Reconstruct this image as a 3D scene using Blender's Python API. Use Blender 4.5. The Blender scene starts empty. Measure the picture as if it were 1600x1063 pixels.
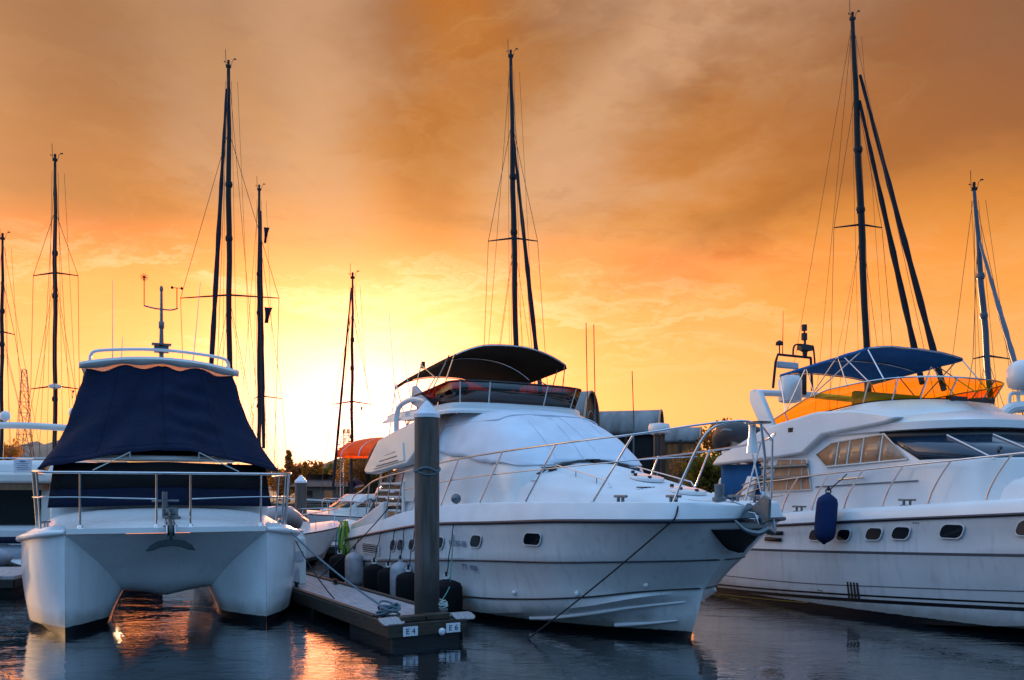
import bpy, math, random
from mathutils import Vector, Matrix, noise as mnoise
R=math.radians
random.seed(11)
scene=bpy.context.scene
COL=scene.collection
# ---------------------------------------------------------------- camera
EYE=2.4; FPX=1350.0
cam_d=bpy.data.cameras.new('camera'); cam=bpy.data.objects.new('camera',cam_d); COL.objects.link(cam)
cam.location=(0,0,EYE); cam.rotation_euler=(R(90),0,0)
cam_d.sensor_width=36; cam_d.lens=36*FPX/1600; cam_d.shift_y=(770-531.5)/1600
cam_d.clip_start=.1; cam_d.clip_end=8000
scene.camera=cam
scene.view_settings.view_transform='Standard'; scene.view_settings.look='None'
scene.view_settings.exposure=0; scene.view_settings.gamma=1
def at(px,py,Y):            # a point of the place seen at that pixel, Y metres ahead
    return Vector(((px-800)/FPX*Y, Y, EYE-(py-770)/FPX*Y))
# ---------------------------------------------------------------- interpolation
def itp(keys,x):
    if x<=keys[0][0]: return keys[0][1]
    n=len(keys)
    if x>=keys[-1][0]: return keys[-1][1]
    for i in range(n-1):
        x0,y0=keys[i]; x1,y1=keys[i+1]
        if x<=x1:
            h=x1-x0; d=(y1-y0)/h
            def sl(j):
                if j<=0 or j>=n-1:
                    a,b=(0,1) if j<=0 else (n-2,n-1)
                    return (keys[b][1]-keys[a][1])/(keys[b][0]-keys[a][0])
                d0=(keys[j][1]-keys[j-1][1])/(keys[j][0]-keys[j-1][0]); d1=(keys[j+1][1]-keys[j][1])/(keys[j+1][0]-keys[j][0])
                return 0 if d0*d1<=0 else 2*d0*d1/(d0+d1)
            m0,m1=sl(i),sl(i+1); t=(x-x0)/h
            return (2*t**3-3*t*t+1)*y0+(t**3-2*t*t+t)*h*m0+(-2*t**3+3*t*t)*y1+(t**3-t*t)*h*m1
# ---------------------------------------------------------------- mesh builder
class MB:
    def __init__(s): s.v=[]; s.f=[]; s.mi=[]
    def add(s,vs,fs,m=0):
        o=len(s.v); s.v+= [tuple(p) for p in vs]; s.f+=[tuple(i+o for i in f) for f in fs]; s.mi+=[m]*len(fs); return s
    def box(s,c,d,rot=None,m=0,taper=1.0):
        x,y,z=d[0]/2,d[1]/2,d[2]/2
        vs=[Vector((a*x*(taper if k>0 else 1),b*y*(taper if k>0 else 1),k*z)) for k in(-1,1) for b in(-1,1) for a in(-1,1)]
        if rot is not None:
            M=rot if isinstance(rot,Matrix) else Matrix.Rotation(rot,3,'Z'); vs=[M@v for v in vs]
        c=Vector(c); vs=[v+c for v in vs]
        return s.add(vs,[(0,2,3,1),(4,5,7,6),(0,1,5,4),(2,6,7,3),(0,4,6,2),(1,3,7,5)],m)
    def tube(s,pts,r,n=8,closed=False,m=0,caps=True):
        pts=[Vector(p) for p in pts]; N=len(pts)
        rs=r if isinstance(r,(list,tuple)) else [r]*N
        vs=[];prev=None
        for i,p in enumerate(pts):
            if closed: t=(pts[(i+1)%N]-pts[i-1])
            else: t=pts[min(i+1,N-1)]-pts[max(i-1,0)]
            if t.length<1e-9: t=Vector((0,0,1))
            t.normalize()
            if prev is None:
                a=Vector((0,0,1)) if abs(t.z)<.9 else Vector((1,0,0))
                u=t.cross(a).normalized()
            else:
                u=(prev-t*prev.dot(t))
                u=u.normalized() if u.length>1e-6 else t.orthogonal().normalized()
            prev=u; w=t.cross(u)
            for k in range(n):
                a=2*math.pi*k/n; vs.append(p+(u*math.cos(a)+w*math.sin(a))*rs[i])
        fs=[]
        for i in range(N if closed else N-1):
            j=(i+1)%N
            for k in range(n):
                k2=(k+1)%n; fs.append((i*n+k,i*n+k2,j*n+k2,j*n+k))
        if not closed and caps:
            fs.append(tuple(range(n-1,-1,-1))); fs.append(tuple((N-1)*n+k for k in range(n)))
        return s.add(vs,fs,m)
    def grid(s,rows,cu=False,cv=False,m=0):
        nr=len(rows); nc=len(rows[0]); vs=[p for r in rows for p in r]; fs=[]
        for i in range(nr if cv else nr-1):
            for j in range(nc if cu else nc-1):
                i2=(i+1)%nr; j2=(j+1)%nc
                fs.append((i*nc+j,i*nc+j2,i2*nc+j2,i2*nc+j))
        return s.add(vs,fs,m)
    def lathe(s,prof,c=(0,0,0),n=20,axis=None,m=0):
        c=Vector(c); M=Matrix.Identity(3)
        if axis is not None: M=Vector((0,0,1)).rotation_difference(Vector(axis)).to_matrix()
        rows=[]
        for r,z in prof:
            rows.append([c+M@Vector((r*math.cos(2*math.pi*k/n),r*math.sin(2*math.pi*k/n),z)) for k in range(n)])
        s.grid(rows,cu=True,m=m)
        o=len(s.v)-len(prof)*n
        if prof[0][0]>1e-4: s.f.append(tuple(o+k for k in range(n-1,-1,-1))); s.mi.append(m)
        if prof[-1][0]>1e-4: s.f.append(tuple(o+(len(prof)-1)*n+k for k in range(n))); s.mi.append(m)
        return s
    def prism(s,poly,ext,m=0):
        poly=[Vector(p) for p in poly]; e=Vector(ext); n=len(poly)
        vs=poly+[p+e for p in poly]
        fs=[tuple(range(n-1,-1,-1)),tuple(range(n,2*n))]+[(i,(i+1)%n,(i+1)%n+n,i+n) for i in range(n)]
        return s.add(vs,fs,m)
    def ell(s,c,r,n=14,k=9,M=None,m=0):
        c=Vector(c);rows=[]
        for i in range(k+1):
            a=-math.pi/2+math.pi*i/k
            row=[]
            for j in range(n):
                b=2*math.pi*j/n
                v=Vector((r[0]*math.cos(a)*math.cos(b),r[1]*math.cos(a)*math.sin(b),r[2]*math.sin(a)))
                row.append(c+(M@v if M else v))
            rows.append(row)
        return s.grid(rows,cu=True,m=m)
    def build(s,name,mats,parent=None,angle=32,bevel=0,flat=False,solid=0,label=None,kind=None):
        me=bpy.data.meshes.new(name); me.from_pydata(s.v,[],s.f); 
        for q in (mats if isinstance(mats,(list,tuple)) else [mats]): me.materials.append(q)
        me.polygons.foreach_set('material_index',s.mi)
        import bmesh
        bm=bmesh.new(); bm.from_mesh(me)
        bmesh.ops.remove_doubles(bm,verts=bm.verts,dist=.0004)
        bmesh.ops.dissolve_degenerate(bm,edges=bm.edges,dist=.0003)
        bmesh.ops.recalc_face_normals(bm,faces=bm.faces)
        th=R(angle)
        for f in bm.faces: f.smooth=not flat
        for e in bm.edges:
            e.smooth = not (len(e.link_faces)==2 and e.calc_face_angle(0)>th)
        bm.to_mesh(me); bm.free()
        o=bpy.data.objects.new(name,me); COL.objects.link(o)
        if parent is not None: o.parent=parent
        if solid:
            q=o.modifiers.new('solid','SOLIDIFY'); q.thickness=solid; q.offset=0
        if bevel:
            q=o.modifiers.new('bevel','BEVEL'); q.width=bevel; q.segments=2; q.limit_method='ANGLE'; q.angle_limit=R(40)
        if label: o['label']=label
        if kind: o['kind']=kind
        return o
def tag(o,label,cat,group=None):
    o['label']=label; o['category']=cat
    if group: o['group']=group
    return o
def thing(name,label,cat,loc=(0,0,0),rz=0,group=None,scale=1):
    o=bpy.data.objects.new(name,None); COL.objects.link(o); o.location=loc; o.rotation_euler=(0,0,rz); o.empty_display_size=.3
    o.scale=(scale,)*3
    return tag(o,label,cat,group)
def arc(p0,p1,p2,n=10):       # quadratic curve
    p0,p1,p2=Vector(p0),Vector(p1),Vector(p2)
    return [(p0*(1-t)**2+p1*2*t*(1-t)+p2*t*t) for t in [i/n for i in range(n+1)]]
def cat(pts,n=6,closed=False):       # smooth line through points
    P=[Vector(p) for p in pts]; N=len(P); out=[]
    for i in range(N if closed else N-1):
        if closed: a,b,c,d=P[i-1],P[i],P[(i+1)%N],P[(i+2)%N]
        else: a=P[max(i-1,0)];b=P[i];c=P[i+1];d=P[min(i+2,N-1)]
        for k in range(n):
            t=k/n
            out.append(.5*((2*b)+(c-a)*t+(2*a-5*b+4*c-d)*t*t+(-a+3*b-3*c+d)*t**3))
    if not closed: out.append(P[-1])
    return out
def sag(a,b,d,n=10):
    a,b=Vector(a),Vector(b)
    return [a.lerp(b,i/n)-Vector((0,0,d*4*(i/n)*(1-i/n))) for i in range(n+1)]
# ---------------------------------------------------------------- materials
def nt(name):
    m=bpy.data.materials.new(name); m.use_nodes=True; t=m.node_tree
    return m,t,t.nodes['Principled BSDF']
def lk(t,a,b): t.links.new(a,b)
def mat(name,col,rough=.4,metal=0,var=.06,vs=1.5,bump=0,bs=30,coat=0,spec=.5,col2=None,stretch=None,cont=(.35,.65)):
    m,t,b=nt(name)
    tc=t.nodes.new('ShaderNodeTexCoord'); mp=t.nodes.new('ShaderNodeMapping'); lk(t,tc.outputs['Object'],mp.inputs[0])
    if stretch: mp.inputs['Scale'].default_value=stretch
    nz=t.nodes.new('ShaderNodeTexNoise'); nz.inputs['Scale'].default_value=vs; nz.inputs['Detail'].default_value=6
    lk(t,mp.outputs[0],nz.inputs['Vector'])
    rp=t.nodes.new('ShaderNodeValToRGB'); c=Vector(col)
    c2=Vector(col2) if col2 else c*(1-var*2.2)
    rp.color_ramp.elements[0].position=cont[0]; rp.color_ramp.elements[1].position=cont[1]
    rp.color_ramp.elements[0].color=(*c2,1); rp.color_ramp.elements[1].color=(*c,1)
    lk(t,nz.outputs['Fac'],rp.inputs[0]); lk(t,rp.outputs[0],b.inputs['Base Color'])
    mr=t.nodes.new('ShaderNodeMapRange'); mr.inputs[3].default_value=max(.02,rough*.8); mr.inputs[4].default_value=min(1,rough*1.25)
    n2=t.nodes.new('ShaderNodeTexNoise'); n2.inputs['Scale'].default_value=vs*5; n2.inputs['Detail'].default_value=4; lk(t,mp.outputs[0],n2.inputs['Vector'])
    lk(t,n2.outputs['Fac'],mr.inputs[0]); lk(t,mr.outputs[0],b.inputs['Roughness'])
    b.inputs['Metallic'].default_value=metal; b.inputs['Coat Weight'].default_value=coat; b.inputs['Coat Roughness'].default_value=.06
    b.inputs['Specular IOR Level'].default_value=spec
    if bump:
        n3=t.nodes.new('ShaderNodeTexNoise'); n3.inputs['Scale'].default_value=bs; n3.inputs['Detail'].default_value=5; lk(t,mp.outputs[0],n3.inputs['Vector'])
        bp=t.nodes.new('ShaderNodeBump'); bp.inputs['Strength'].default_value=bump; bp.inputs['Distance'].default_value=.02
        lk(t,n3.outputs['Fac'],bp.inputs['Height']); lk(t,bp.outputs[0],b.inputs['Normal'])
    return m
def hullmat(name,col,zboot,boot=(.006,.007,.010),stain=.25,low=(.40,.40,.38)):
    # gelcoat with dark antifouling below the boot line, faint run-off stains and scuffs
    m,t,b=nt(name)
    tc=t.nodes.new('ShaderNodeTexCoord'); sp=t.nodes.new('ShaderNodeSeparateXYZ'); lk(t,tc.outputs['Object'],sp.inputs[0])
    nz=t.nodes.new('ShaderNodeTexNoise'); nz.inputs['Scale'].default_value=1.1; nz.inputs['Detail'].default_value=6; lk(t,tc.outputs['Object'],nz.inputs['Vector'])
    mp=t.nodes.new('ShaderNodeMapping'); mp.inputs['Scale'].default_value=(9,9,.8); lk(t,tc.outputs['Object'],mp.inputs[0])
    n2=t.nodes.new('ShaderNodeTexNoise'); n2.inputs['Scale'].default_value=1; n2.inputs['Detail'].default_value=5; lk(t,mp.outputs[0],n2.inputs['Vector'])
    rp=t.nodes.new('ShaderNodeValToRGB'); rp.color_ramp.elements[0].position=.3; rp.color_ramp.elements[1].position=.62
    c=Vector(col); rp.color_ramp.elements[0].color=(*(c*.86),1); rp.color_ramp.elements[1].color=(*c,1)
    lk(t,nz.outputs['Fac'],rp.inputs[0])
    r2=t.nodes.new('ShaderNodeMapRange'); r2.inputs[1].default_value=.54; r2.inputs[2].default_value=.75; r2.inputs[4].default_value=stain; lk(t,n2.outputs['Fac'],r2.inputs[0])
    mx=t.nodes.new('ShaderNodeMix'); mx.data_type='RGBA'; lk(t,r2.outputs[0],mx.inputs[0]); lk(t,rp.outputs[0],mx.inputs[6]); mx.inputs[7].default_value=(*low,1)
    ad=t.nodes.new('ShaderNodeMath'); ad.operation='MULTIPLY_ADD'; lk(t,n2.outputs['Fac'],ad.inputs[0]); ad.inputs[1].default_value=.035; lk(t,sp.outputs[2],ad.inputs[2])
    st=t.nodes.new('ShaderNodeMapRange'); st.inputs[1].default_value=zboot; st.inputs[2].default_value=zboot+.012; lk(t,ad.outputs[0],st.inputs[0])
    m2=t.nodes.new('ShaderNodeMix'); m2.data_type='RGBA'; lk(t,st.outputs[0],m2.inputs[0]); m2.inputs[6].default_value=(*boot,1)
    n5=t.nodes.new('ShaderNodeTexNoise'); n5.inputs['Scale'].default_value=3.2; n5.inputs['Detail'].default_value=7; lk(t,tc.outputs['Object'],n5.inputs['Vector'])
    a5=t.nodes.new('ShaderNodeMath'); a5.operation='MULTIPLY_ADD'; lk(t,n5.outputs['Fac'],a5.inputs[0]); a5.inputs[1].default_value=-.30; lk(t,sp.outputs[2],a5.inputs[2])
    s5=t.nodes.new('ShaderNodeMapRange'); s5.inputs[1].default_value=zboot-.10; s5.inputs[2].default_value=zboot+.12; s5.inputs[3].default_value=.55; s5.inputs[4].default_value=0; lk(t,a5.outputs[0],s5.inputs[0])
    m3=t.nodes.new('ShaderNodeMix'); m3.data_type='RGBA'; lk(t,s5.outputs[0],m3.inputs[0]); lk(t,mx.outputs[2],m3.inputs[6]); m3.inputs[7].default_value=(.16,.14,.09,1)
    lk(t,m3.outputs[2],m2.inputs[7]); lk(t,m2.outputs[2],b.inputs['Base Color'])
    mr=t.nodes.new('ShaderNodeMapRange'); mr.inputs[3].default_value=.14; mr.inputs[4].default_value=.34; lk(t,nz.outputs['Fac'],mr.inputs[0]); lk(t,mr.outputs[0],b.inputs['Roughness'])
    b.inputs['Coat Weight'].default_value=.35; b.inputs['Coat Roughness'].default_value=.08
    n4=t.nodes.new('ShaderNodeTexNoise'); n4.inputs['Scale'].default_value=.9; n4.inputs['Detail'].default_value=2; lk(t,tc.outputs['Object'],n4.inputs['Vector'])
    bp=t.nodes.new('ShaderNodeBump'); bp.inputs['Strength'].default_value=.25; bp.inputs['Distance'].default_value=.03; lk(t,n4.outputs['Fac'],bp.inputs['Height']); lk(t,bp.outputs[0],b.inputs['Normal'])
    return m
def tintmat(name,col,gl=.12,rough=.05):
    m,t,b=nt(name); out=t.nodes['Material Output']; t.nodes.remove(b)
    tr=t.nodes.new('ShaderNodeBsdfTransparent'); tr.inputs[0].default_value=(*col,1)
    g=t.nodes.new('ShaderNodeBsdfGlossy'); g.inputs['Roughness'].default_value=rough
    nz=t.nodes.new('ShaderNodeTexNoise'); nz.inputs['Scale'].default_value=2.5
    mr=t.nodes.new('ShaderNodeMapRange'); mr.inputs[3].default_value=gl*.6; mr.inputs[4].default_value=gl*1.5; lk(t,nz.outputs['Fac'],mr.inputs[0])
    mx=t.nodes.new('ShaderNodeMixShader'); lk(t,mr.outputs[0],mx.inputs[0]); lk(t,tr.outputs[0],mx.inputs[1]); lk(t,g.outputs[0],mx.inputs[2]); lk(t,mx.outputs[0],out.inputs[0])
    return m
def clothmat(name,col,trans=(0,0,0),rough=.85,var=.15,weave=350,vs=2):
    m=mat(name,col,rough,var=var,vs=vs,bump=.35,bs=weave,spec=.2)
    if max(trans)>0:
        t=m.node_tree; b=t.nodes['Principled BSDF']; out=t.nodes['Material Output']
        tl=t.nodes.new('ShaderNodeBsdfTranslucent'); tl.inputs[0].default_value=(*trans,1)
        ad=t.nodes.new('ShaderNodeAddShader'); lk(t,b.outputs[0],ad.inputs[0]); lk(t,tl.outputs[0],ad.inputs[1]); lk(t,ad.outputs[0],out.inputs[0])
    return m
M={}
M['gel']=mat('white_gelcoat',(.80,.80,.80),.25,var=.04,vs=1.2,coat=.3)
M['gelw']=mat('cream_gelcoat',(.74,.72,.68),.3,var=.05,vs=1.2,coat=.2)
M['nonskid']=mat('deck_nonskid',(.76,.77,.79),.6,var=.05,vs=2,bump=.2,bs=180)
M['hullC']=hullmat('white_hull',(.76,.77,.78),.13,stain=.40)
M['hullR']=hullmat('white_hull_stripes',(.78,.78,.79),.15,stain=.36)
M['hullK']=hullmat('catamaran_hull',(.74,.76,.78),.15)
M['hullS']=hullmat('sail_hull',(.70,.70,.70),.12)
M['darkhull']=mat('navy_hull_paint',(.010,.012,.022),.3,coat=.3)
M['navyline']=mat('navy_rubber',(.012,.016,.035),.35)
M['black']=mat('black_rubber',(.010,.010,.012),.45,bump=.1,bs=60)
M['blackcloth']=clothmat('black_fender_cover',(.008,.008,.010))
M['glass']=mat('dark_glass',(.006,.009,.014),.06,var=.1,coat=.5)
M['bglass']=mat('blue_dark_glass',(.010,.030,.060),.07,var=.1,coat=.6)
M['tan']=mat('warm_sky_pane',(.52,.27,.14),.16,var=.12,vs=3,coat=.5)  # warm sky seen through the panes, put into their base colour
M['steel']=mat('stainless_steel',(.62,.62,.64),.16,metal=1,var=.06,vs=6)
M['galv']=mat('galvanised_steel',(.17,.20,.22),.4,metal=.8,var=.1,vs=12,bump=.1,bs=60)
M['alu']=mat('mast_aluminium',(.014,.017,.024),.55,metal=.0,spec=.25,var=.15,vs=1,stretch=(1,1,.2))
M['mastp']=mat('painted_mast',(.06,.10,.16),.35,var=.12,vs=1)
M['wire']=mat('rigging_wire',(.10,.05,.035),.45,metal=.3)
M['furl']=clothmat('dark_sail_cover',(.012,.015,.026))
M['navy']=clothmat('navy_canvas',(.0035,.0095,.036),(.001,.002,.006),var=.10,weave=260)
M['navyb']=clothmat('navy_blue_canvas',(.0035,.008,.030))
M['bluec']=clothmat('blue_canvas',(.012,.12,.34),(.002,.012,.04),var=.08)
M['brownc']=clothmat('brown_canvas',(.028,.018,.010),(.020,.010,.003),var=.1)
M['whitec']=clothmat('white_vinyl_cover',(.74,.78,.86),rough=.5,var=.05,weave=60)
M['orangec']=clothmat('orange_awning',(.30,.09,.015),(.95,.27,.03),var=.2)
M['greyc']=clothmat('grey_canvas',(.30,.28,.26),(.05,.03,.02))
M['smoke']=tintmat('smoked_screen',(.16,.055,.035),.10)
M['amber']=tintmat('amber_screen',(1.0,.66,.09),.03)
M['greyrub']=mat('grey_inflatable',(.30,.33,.38),.5,var=.08,bump=.1,bs=80)
M['darktube']=mat('dark_inflatable',(.05,.055,.065),.5,var=.1,bump=.1,bs=80)
M['fendw']=mat('pale_fender',(.42,.40,.44),.42,var=.12,vs=6)
M['fendb']=clothmat('navy_fender_cover',(.010,.028,.11))
M['rope_d']=mat('dark_rope',(.02,.02,.025),.8,bump=.6,bs=160)
M['rope_g']=mat('grey_blue_rope',(.12,.18,.22),.8,bump=.6,bs=160)
M['rope_w']=mat('pale_rope',(.45,.50,.48),.8,bump=.6,bs=160)
M['rope_t']=mat('teal_rope',(.10,.34,.30),.75,bump=.6,bs=160)
M['hose_g']=mat('green_hose',(.06,.42,.06),.4,bump=.1,bs=90)
M['hose_b']=mat('blue_hose',(.01,.12,.22),.45,bump=.1,bs=90)
M['hose_y']=mat('yellow_green_hose',(.36,.45,.03),.4,bump=.1,bs=90)
M['wood']=mat('pier_deck_boards',(.42,.37,.38),.7,var=.16,vs=2.2,bump=.35,bs=30,stretch=(8,1,1))
M['woodd']=mat('wet_dark_timber',(.055,.035,.022),.6,var=.3,vs=5,bump=.5,bs=24,stretch=(1,1,6))
M['pile']=mat('weathered_piling',(.115,.10,.095),.65,var=.2,vs=1.8,bump=.45,bs=9,stretch=(5,5,.6),col2=(.06,.045,.036))
def tide(m,z0,z1,col):
    t=m.node_tree; b=t.nodes['Principled BSDF']; src=b.inputs['Base Color'].links[0].from_socket
    tc=t.nodes.new('ShaderNodeTexCoord'); sp=t.nodes.new('ShaderNodeSeparateXYZ'); lk(t,tc.outputs['Object'],sp.inputs[0])
    nz=t.nodes.new('ShaderNodeTexNoise'); nz.inputs['Scale'].default_value=4; nz.inputs['Detail'].default_value=7; lk(t,tc.outputs['Object'],nz.inputs['Vector'])
    ad=t.nodes.new('ShaderNodeMath'); ad.operation='MULTIPLY_ADD'; lk(t,nz.outputs['Fac'],ad.inputs[0]); ad.inputs[1].default_value=.5; lk(t,sp.outputs[2],ad.inputs[2])
    r=t.nodes.new('ShaderNodeMapRange'); r.inputs[1].default_value=z0; r.inputs[2].default_value=z1; r.inputs[3].default_value=1; r.inputs[4].default_value=0; lk(t,ad.outputs[0],r.inputs[0])
    mx=t.nodes.new('ShaderNodeMix'); mx.data_type='RGBA'; lk(t,r.outputs[0],mx.inputs[0]); lk(t,src,mx.inputs[6]); mx.inputs[7].default_value=(*col,1); lk(t,mx.outputs[2],b.inputs['Base Color'])
tide(M['pile'],.95,1.6,(.018,.016,.014))
M['cone']=mat('piling_cap',(.74,.76,.82),.4,var=.08,vs=5)
M['float']=mat('black_float',(.008,.008,.009),.5,bump=.2,bs=20)
M['plate']=mat('number_plate',(.72,.74,.80),.4,var=.08,vs=8)
M['ink']=mat('dark_lettering',(.035,.05,.10),.5)
M['blueink']=mat('faded_lettering',(.16,.21,.36),.5,var=.25,vs=25)
M['red']=mat('red_ink',(.35,.02,.03),.5)
M['flagr']=clothmat('red_flag',(.20,.02,.02),(.08,.01,.01))
M['flagd']=clothmat('dark_flag',(.02,.018,.03))
M['orange_lens']=mat('amber_lens',(.85,.25,.02),.2)
M['teak']=mat('teak',(.24,.13,.07),.6,var=.15,vs=4,stretch=(8,1,1))
M['leaf']=clothmat('tree_leaves',(.075,.08,.02),(.12,.09,.010),.6,var=.25,vs=.6)
M['leaf2']=clothmat('backlit_tree_leaves',(.12,.06,.015),(.34,.14,.015),.6,var=.25,vs=.6)  # orange of the low backlight put into the leaf colour
M['bark']=mat('bark',(.06,.04,.03),.8,bump=.4,bs=12)
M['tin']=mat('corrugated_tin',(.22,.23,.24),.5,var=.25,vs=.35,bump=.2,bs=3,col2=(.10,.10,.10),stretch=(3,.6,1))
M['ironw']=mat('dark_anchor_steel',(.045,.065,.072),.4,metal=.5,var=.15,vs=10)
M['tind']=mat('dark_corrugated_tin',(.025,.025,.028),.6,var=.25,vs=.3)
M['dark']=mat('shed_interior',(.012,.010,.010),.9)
M['litw']=mat('orange_lit_wall',(.34,.12,.03),.7,var=.2,vs=.6,stretch=(4,1,.4))  # sunset light on the wall painted into its orange base colour
M['roofb']=mat('brown_tile_roof',(.10,.055,.045),.7,var=.15,vs=.8)
M['wallh']=mat('house_wall',(.26,.19,.15),.8,var=.1,vs=.5)
M['tower']=mat('tower_paint_red',(.42,.10,.04),.6,var=.15)
M['towerw']=mat('tower_paint_white',(.55,.30,.18),.6)
M['hill']=mat('hazy_hill',(.30,.20,.14),.95,var=.1,vs=.01)  # distance haze painted into the pale base colour
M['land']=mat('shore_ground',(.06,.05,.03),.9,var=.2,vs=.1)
M['lensd']=mat('nav_lens',(.02,.02,.03),.2)
M['foam']=mat('grey_vinyl',(.45,.46,.5),.5)
# ---------------------------------------------------------------- sky, sun
SUN_AZ,SUN_EL=R(-10.0),R(4.6)
S=Vector((math.sin(SUN_AZ)*math.cos(SUN_EL),math.cos(SUN_AZ)*math.cos(SUN_EL),math.sin(SUN_EL)))
wd=bpy.data.worlds.new('World'); scene.world=wd; wd.use_nodes=True
t=wd.node_tree; N=t.nodes; bg0=N['Background']; wout=N['World Output']
sk=N.new('ShaderNodeTexSky'); sk.sky_type='NISHITA'; sk.sun_disc=False; sk.sun_elevation=SUN_EL; sk.sun_rotation=SUN_AZ; sk.dust_density=2.5
lk(t,sk.outputs[0],bg0.inputs[0]); bg0.inputs[1].default_value=.05
def val(x): return x
def sock(i,x):
    if isinstance(x,(int,float)): i.default_value=x
    else: lk(t,x,i)
def mth(op,a,b=0,c=0,clamp=False):
    n=N.new('ShaderNodeMath'); n.operation=op; n.use_clamp=clamp
    for i,x in enumerate((a,b,c)): sock(n.inputs[i],x)
    return n.outputs[0]
def rng(x,a,b,c=0,d=1,sm=True):
    n=N.new('ShaderNodeMapRange'); n.interpolation_type='SMOOTHSTEP' if sm else 'LINEAR'
    sock(n.inputs[0],x); n.inputs[1].default_value=a; n.inputs[2].default_value=b; n.inputs[3].default_value=c; n.inputs[4].default_value=d
    return n.outputs[0]
def ramp(x,stops):
    n=N.new('ShaderNodeValToRGB'); e=n.color_ramp.elements
    while len(e)<len(stops): e.new(.5)
    for q,(p,c) in zip(e,stops): q.position=p; q.color=(*c,1)
    sock(n.inputs[0],x); return n.outputs[0]
def mixc(f,a,b,mode='MIX'):
    n=N.new('ShaderNodeMix'); n.data_type='RGBA'; n.blend_type=mode
    sock(n.inputs[0],f)
    for i,x in((6,a),(7,b)):
        if isinstance(x,tuple): n.inputs[i].default_value=(*x,1)
        else: lk(t,x,n.inputs[i])
    return n.outputs[2]
def noi(vec,scale,detail=5,rough=.55,dist=0):
    n=N.new('ShaderNodeTexNoise'); n.inputs['Scale'].default_value=scale; n.inputs['Detail'].default_value=detail; n.inputs['Roughness'].default_value=rough; n.inputs['Distortion'].default_value=dist
    lk(t,vec,n.inputs['Vector']); return n.outputs['Fac']
def comb(a,b,c=0):
    n=N.new('ShaderNodeCombineXYZ'); 
    for i,x in enumerate((a,b,c)): sock(n.inputs[i],x)
    return n.outputs[0]
tc=N.new('ShaderNodeTexCoord'); D=tc.outputs['Generated']
sp=N.new('ShaderNodeSeparateXYZ'); lk(t,D,sp.inputs[0]); dx,dy,dz=sp.outputs
dt=N.new('ShaderNodeVectorMath'); dt.operation='DOT_PRODUCT'; lk(t,D,dt.inputs[0]); dt.inputs[1].default_value=S
cs=mth('MAXIMUM',dt.outputs['Value'],0)
el=mth('MAXIMUM',dz,0)
# cloud deck: directions mapped on a flat layer, rotated so that the long axis runs toward the sun
zz=mth('ADD',el,.13)
ca,sa=math.cos(SUN_AZ+R(14)),math.sin(SUN_AZ+R(14))
ax=mth('DIVIDE',mth('SUBTRACT',mth('MULTIPLY',dx,ca),mth('MULTIPLY',dy,sa)),zz)     # across
ay=mth('DIVIDE',mth('ADD',mth('MULTIPLY',dx,sa),mth('MULTIPLY',dy,ca)),zz)          # along
flat=comb(mth('MULTIPLY',ax,.5),mth('MULTIPLY',ay,.5),3.1)
warp=noi(flat,.9,5,.6); warp2=noi(comb(mth('MULTIPLY',ax,.5),mth('MULTIPLY',ay,.5),9.4),2.3,6,.62)
axw=mth('ADD',ax,mth('ADD',mth('MULTIPLY',mth('SUBTRACT',warp,.5),2.2),mth('MULTIPLY',mth('SUBTRACT',warp2,.5),.7)))
ayw=mth('ADD',ay,mth('MULTIPLY',mth('SUBTRACT',warp2,.5),1.6))
c1=noi(comb(mth('MULTIPLY',axw,.50),mth('MULTIPLY',ayw,.26),7.7),1.0,8,.60,.5)
c2=noi(comb(mth('MULTIPLY',axw,1.5),mth('MULTIPLY',ayw,.95),1.3),1.2,9,.66,.6)
c4=noi(comb(mth('MULTIPLY',axw,.9),mth('MULTIPLY',ayw,1.7),4.4),1.9,9,.68,.4)
ca2,sa2=math.cos(SUN_AZ),math.sin(SUN_AZ)
fx=mth('SUBTRACT',mth('MULTIPLY',dx,ca2),mth('MULTIPLY',dy,sa2)); fz=mth('SUBTRACT',dz,math.sin(SUN_EL))
phi=mth('ARCTAN2',fz,fx); rad=mth('SQRT',mth('ADD',mth('MULTIPLY',fx,fx),mth('MULTIPLY',fz,fz)))
# broad shafts fanning out from the sun, broken up by the cloud texture
c3=noi(comb(mth('ADD',mth('MULTIPLY',phi,1.35),mth('ADD',mth('MULTIPLY',warp,1.1),mth('MULTIPLY',warp2,.55))),mth('ADD',mth('MULTIPLY',rad,1.6),mth('MULTIPLY',warp2,.5)),5.2),1.25,6,.55,.25)
base=ramp(el,[(0,(1.0,.52,.18)),(.10,(1.0,.55,.18)),(.20,(.96,.40,.070)),(.29,(.86,.285,.026)),(.38,(.52,.18,.028)),(.47,(.30,.12,.042)),(.62,(.20,.13,.10)),(.8,(.30,.30,.36)),(1,(.34,.36,.46))])
hi=rng(el,.18,.36)
phw=mth('ADD',phi,mth('ADD',mth('MULTIPLY',mth('SUBTRACT',warp,.5),1.0),mth('MULTIPLY',mth('SUBTRACT',warp2,.5),.9)))
def lobe(deg,wid): 
    d=mth('SUBTRACT',phw,R(deg)); return mth('POWER',2.718,mth('MULTIPLY',mth('MULTIPLY',d,d),-1/R(wid)**2))
far_=rng(rad,.14,.34); soft=mth('ADD',.55,mth('MULTIPLY',c3,.9))
mv=mth('MULTIPLY',mth('ADD',lobe(50,11),mth('ADD',lobe(98,13),mth('MULTIPLY',lobe(118,9),.8))),soft,0,True)
tr=mth('MULTIPLY',mth('ADD',lobe(73,9),mth('ADD',mth('MULTIPLY',lobe(27,9),.9),mth('MULTIPLY',lobe(138,12),.8))),soft,0,True)
mauve=mixc(mth('MULTIPLY',mth('MULTIPLY',mv,hi),.85),base,(.72,.39,.21))
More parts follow.
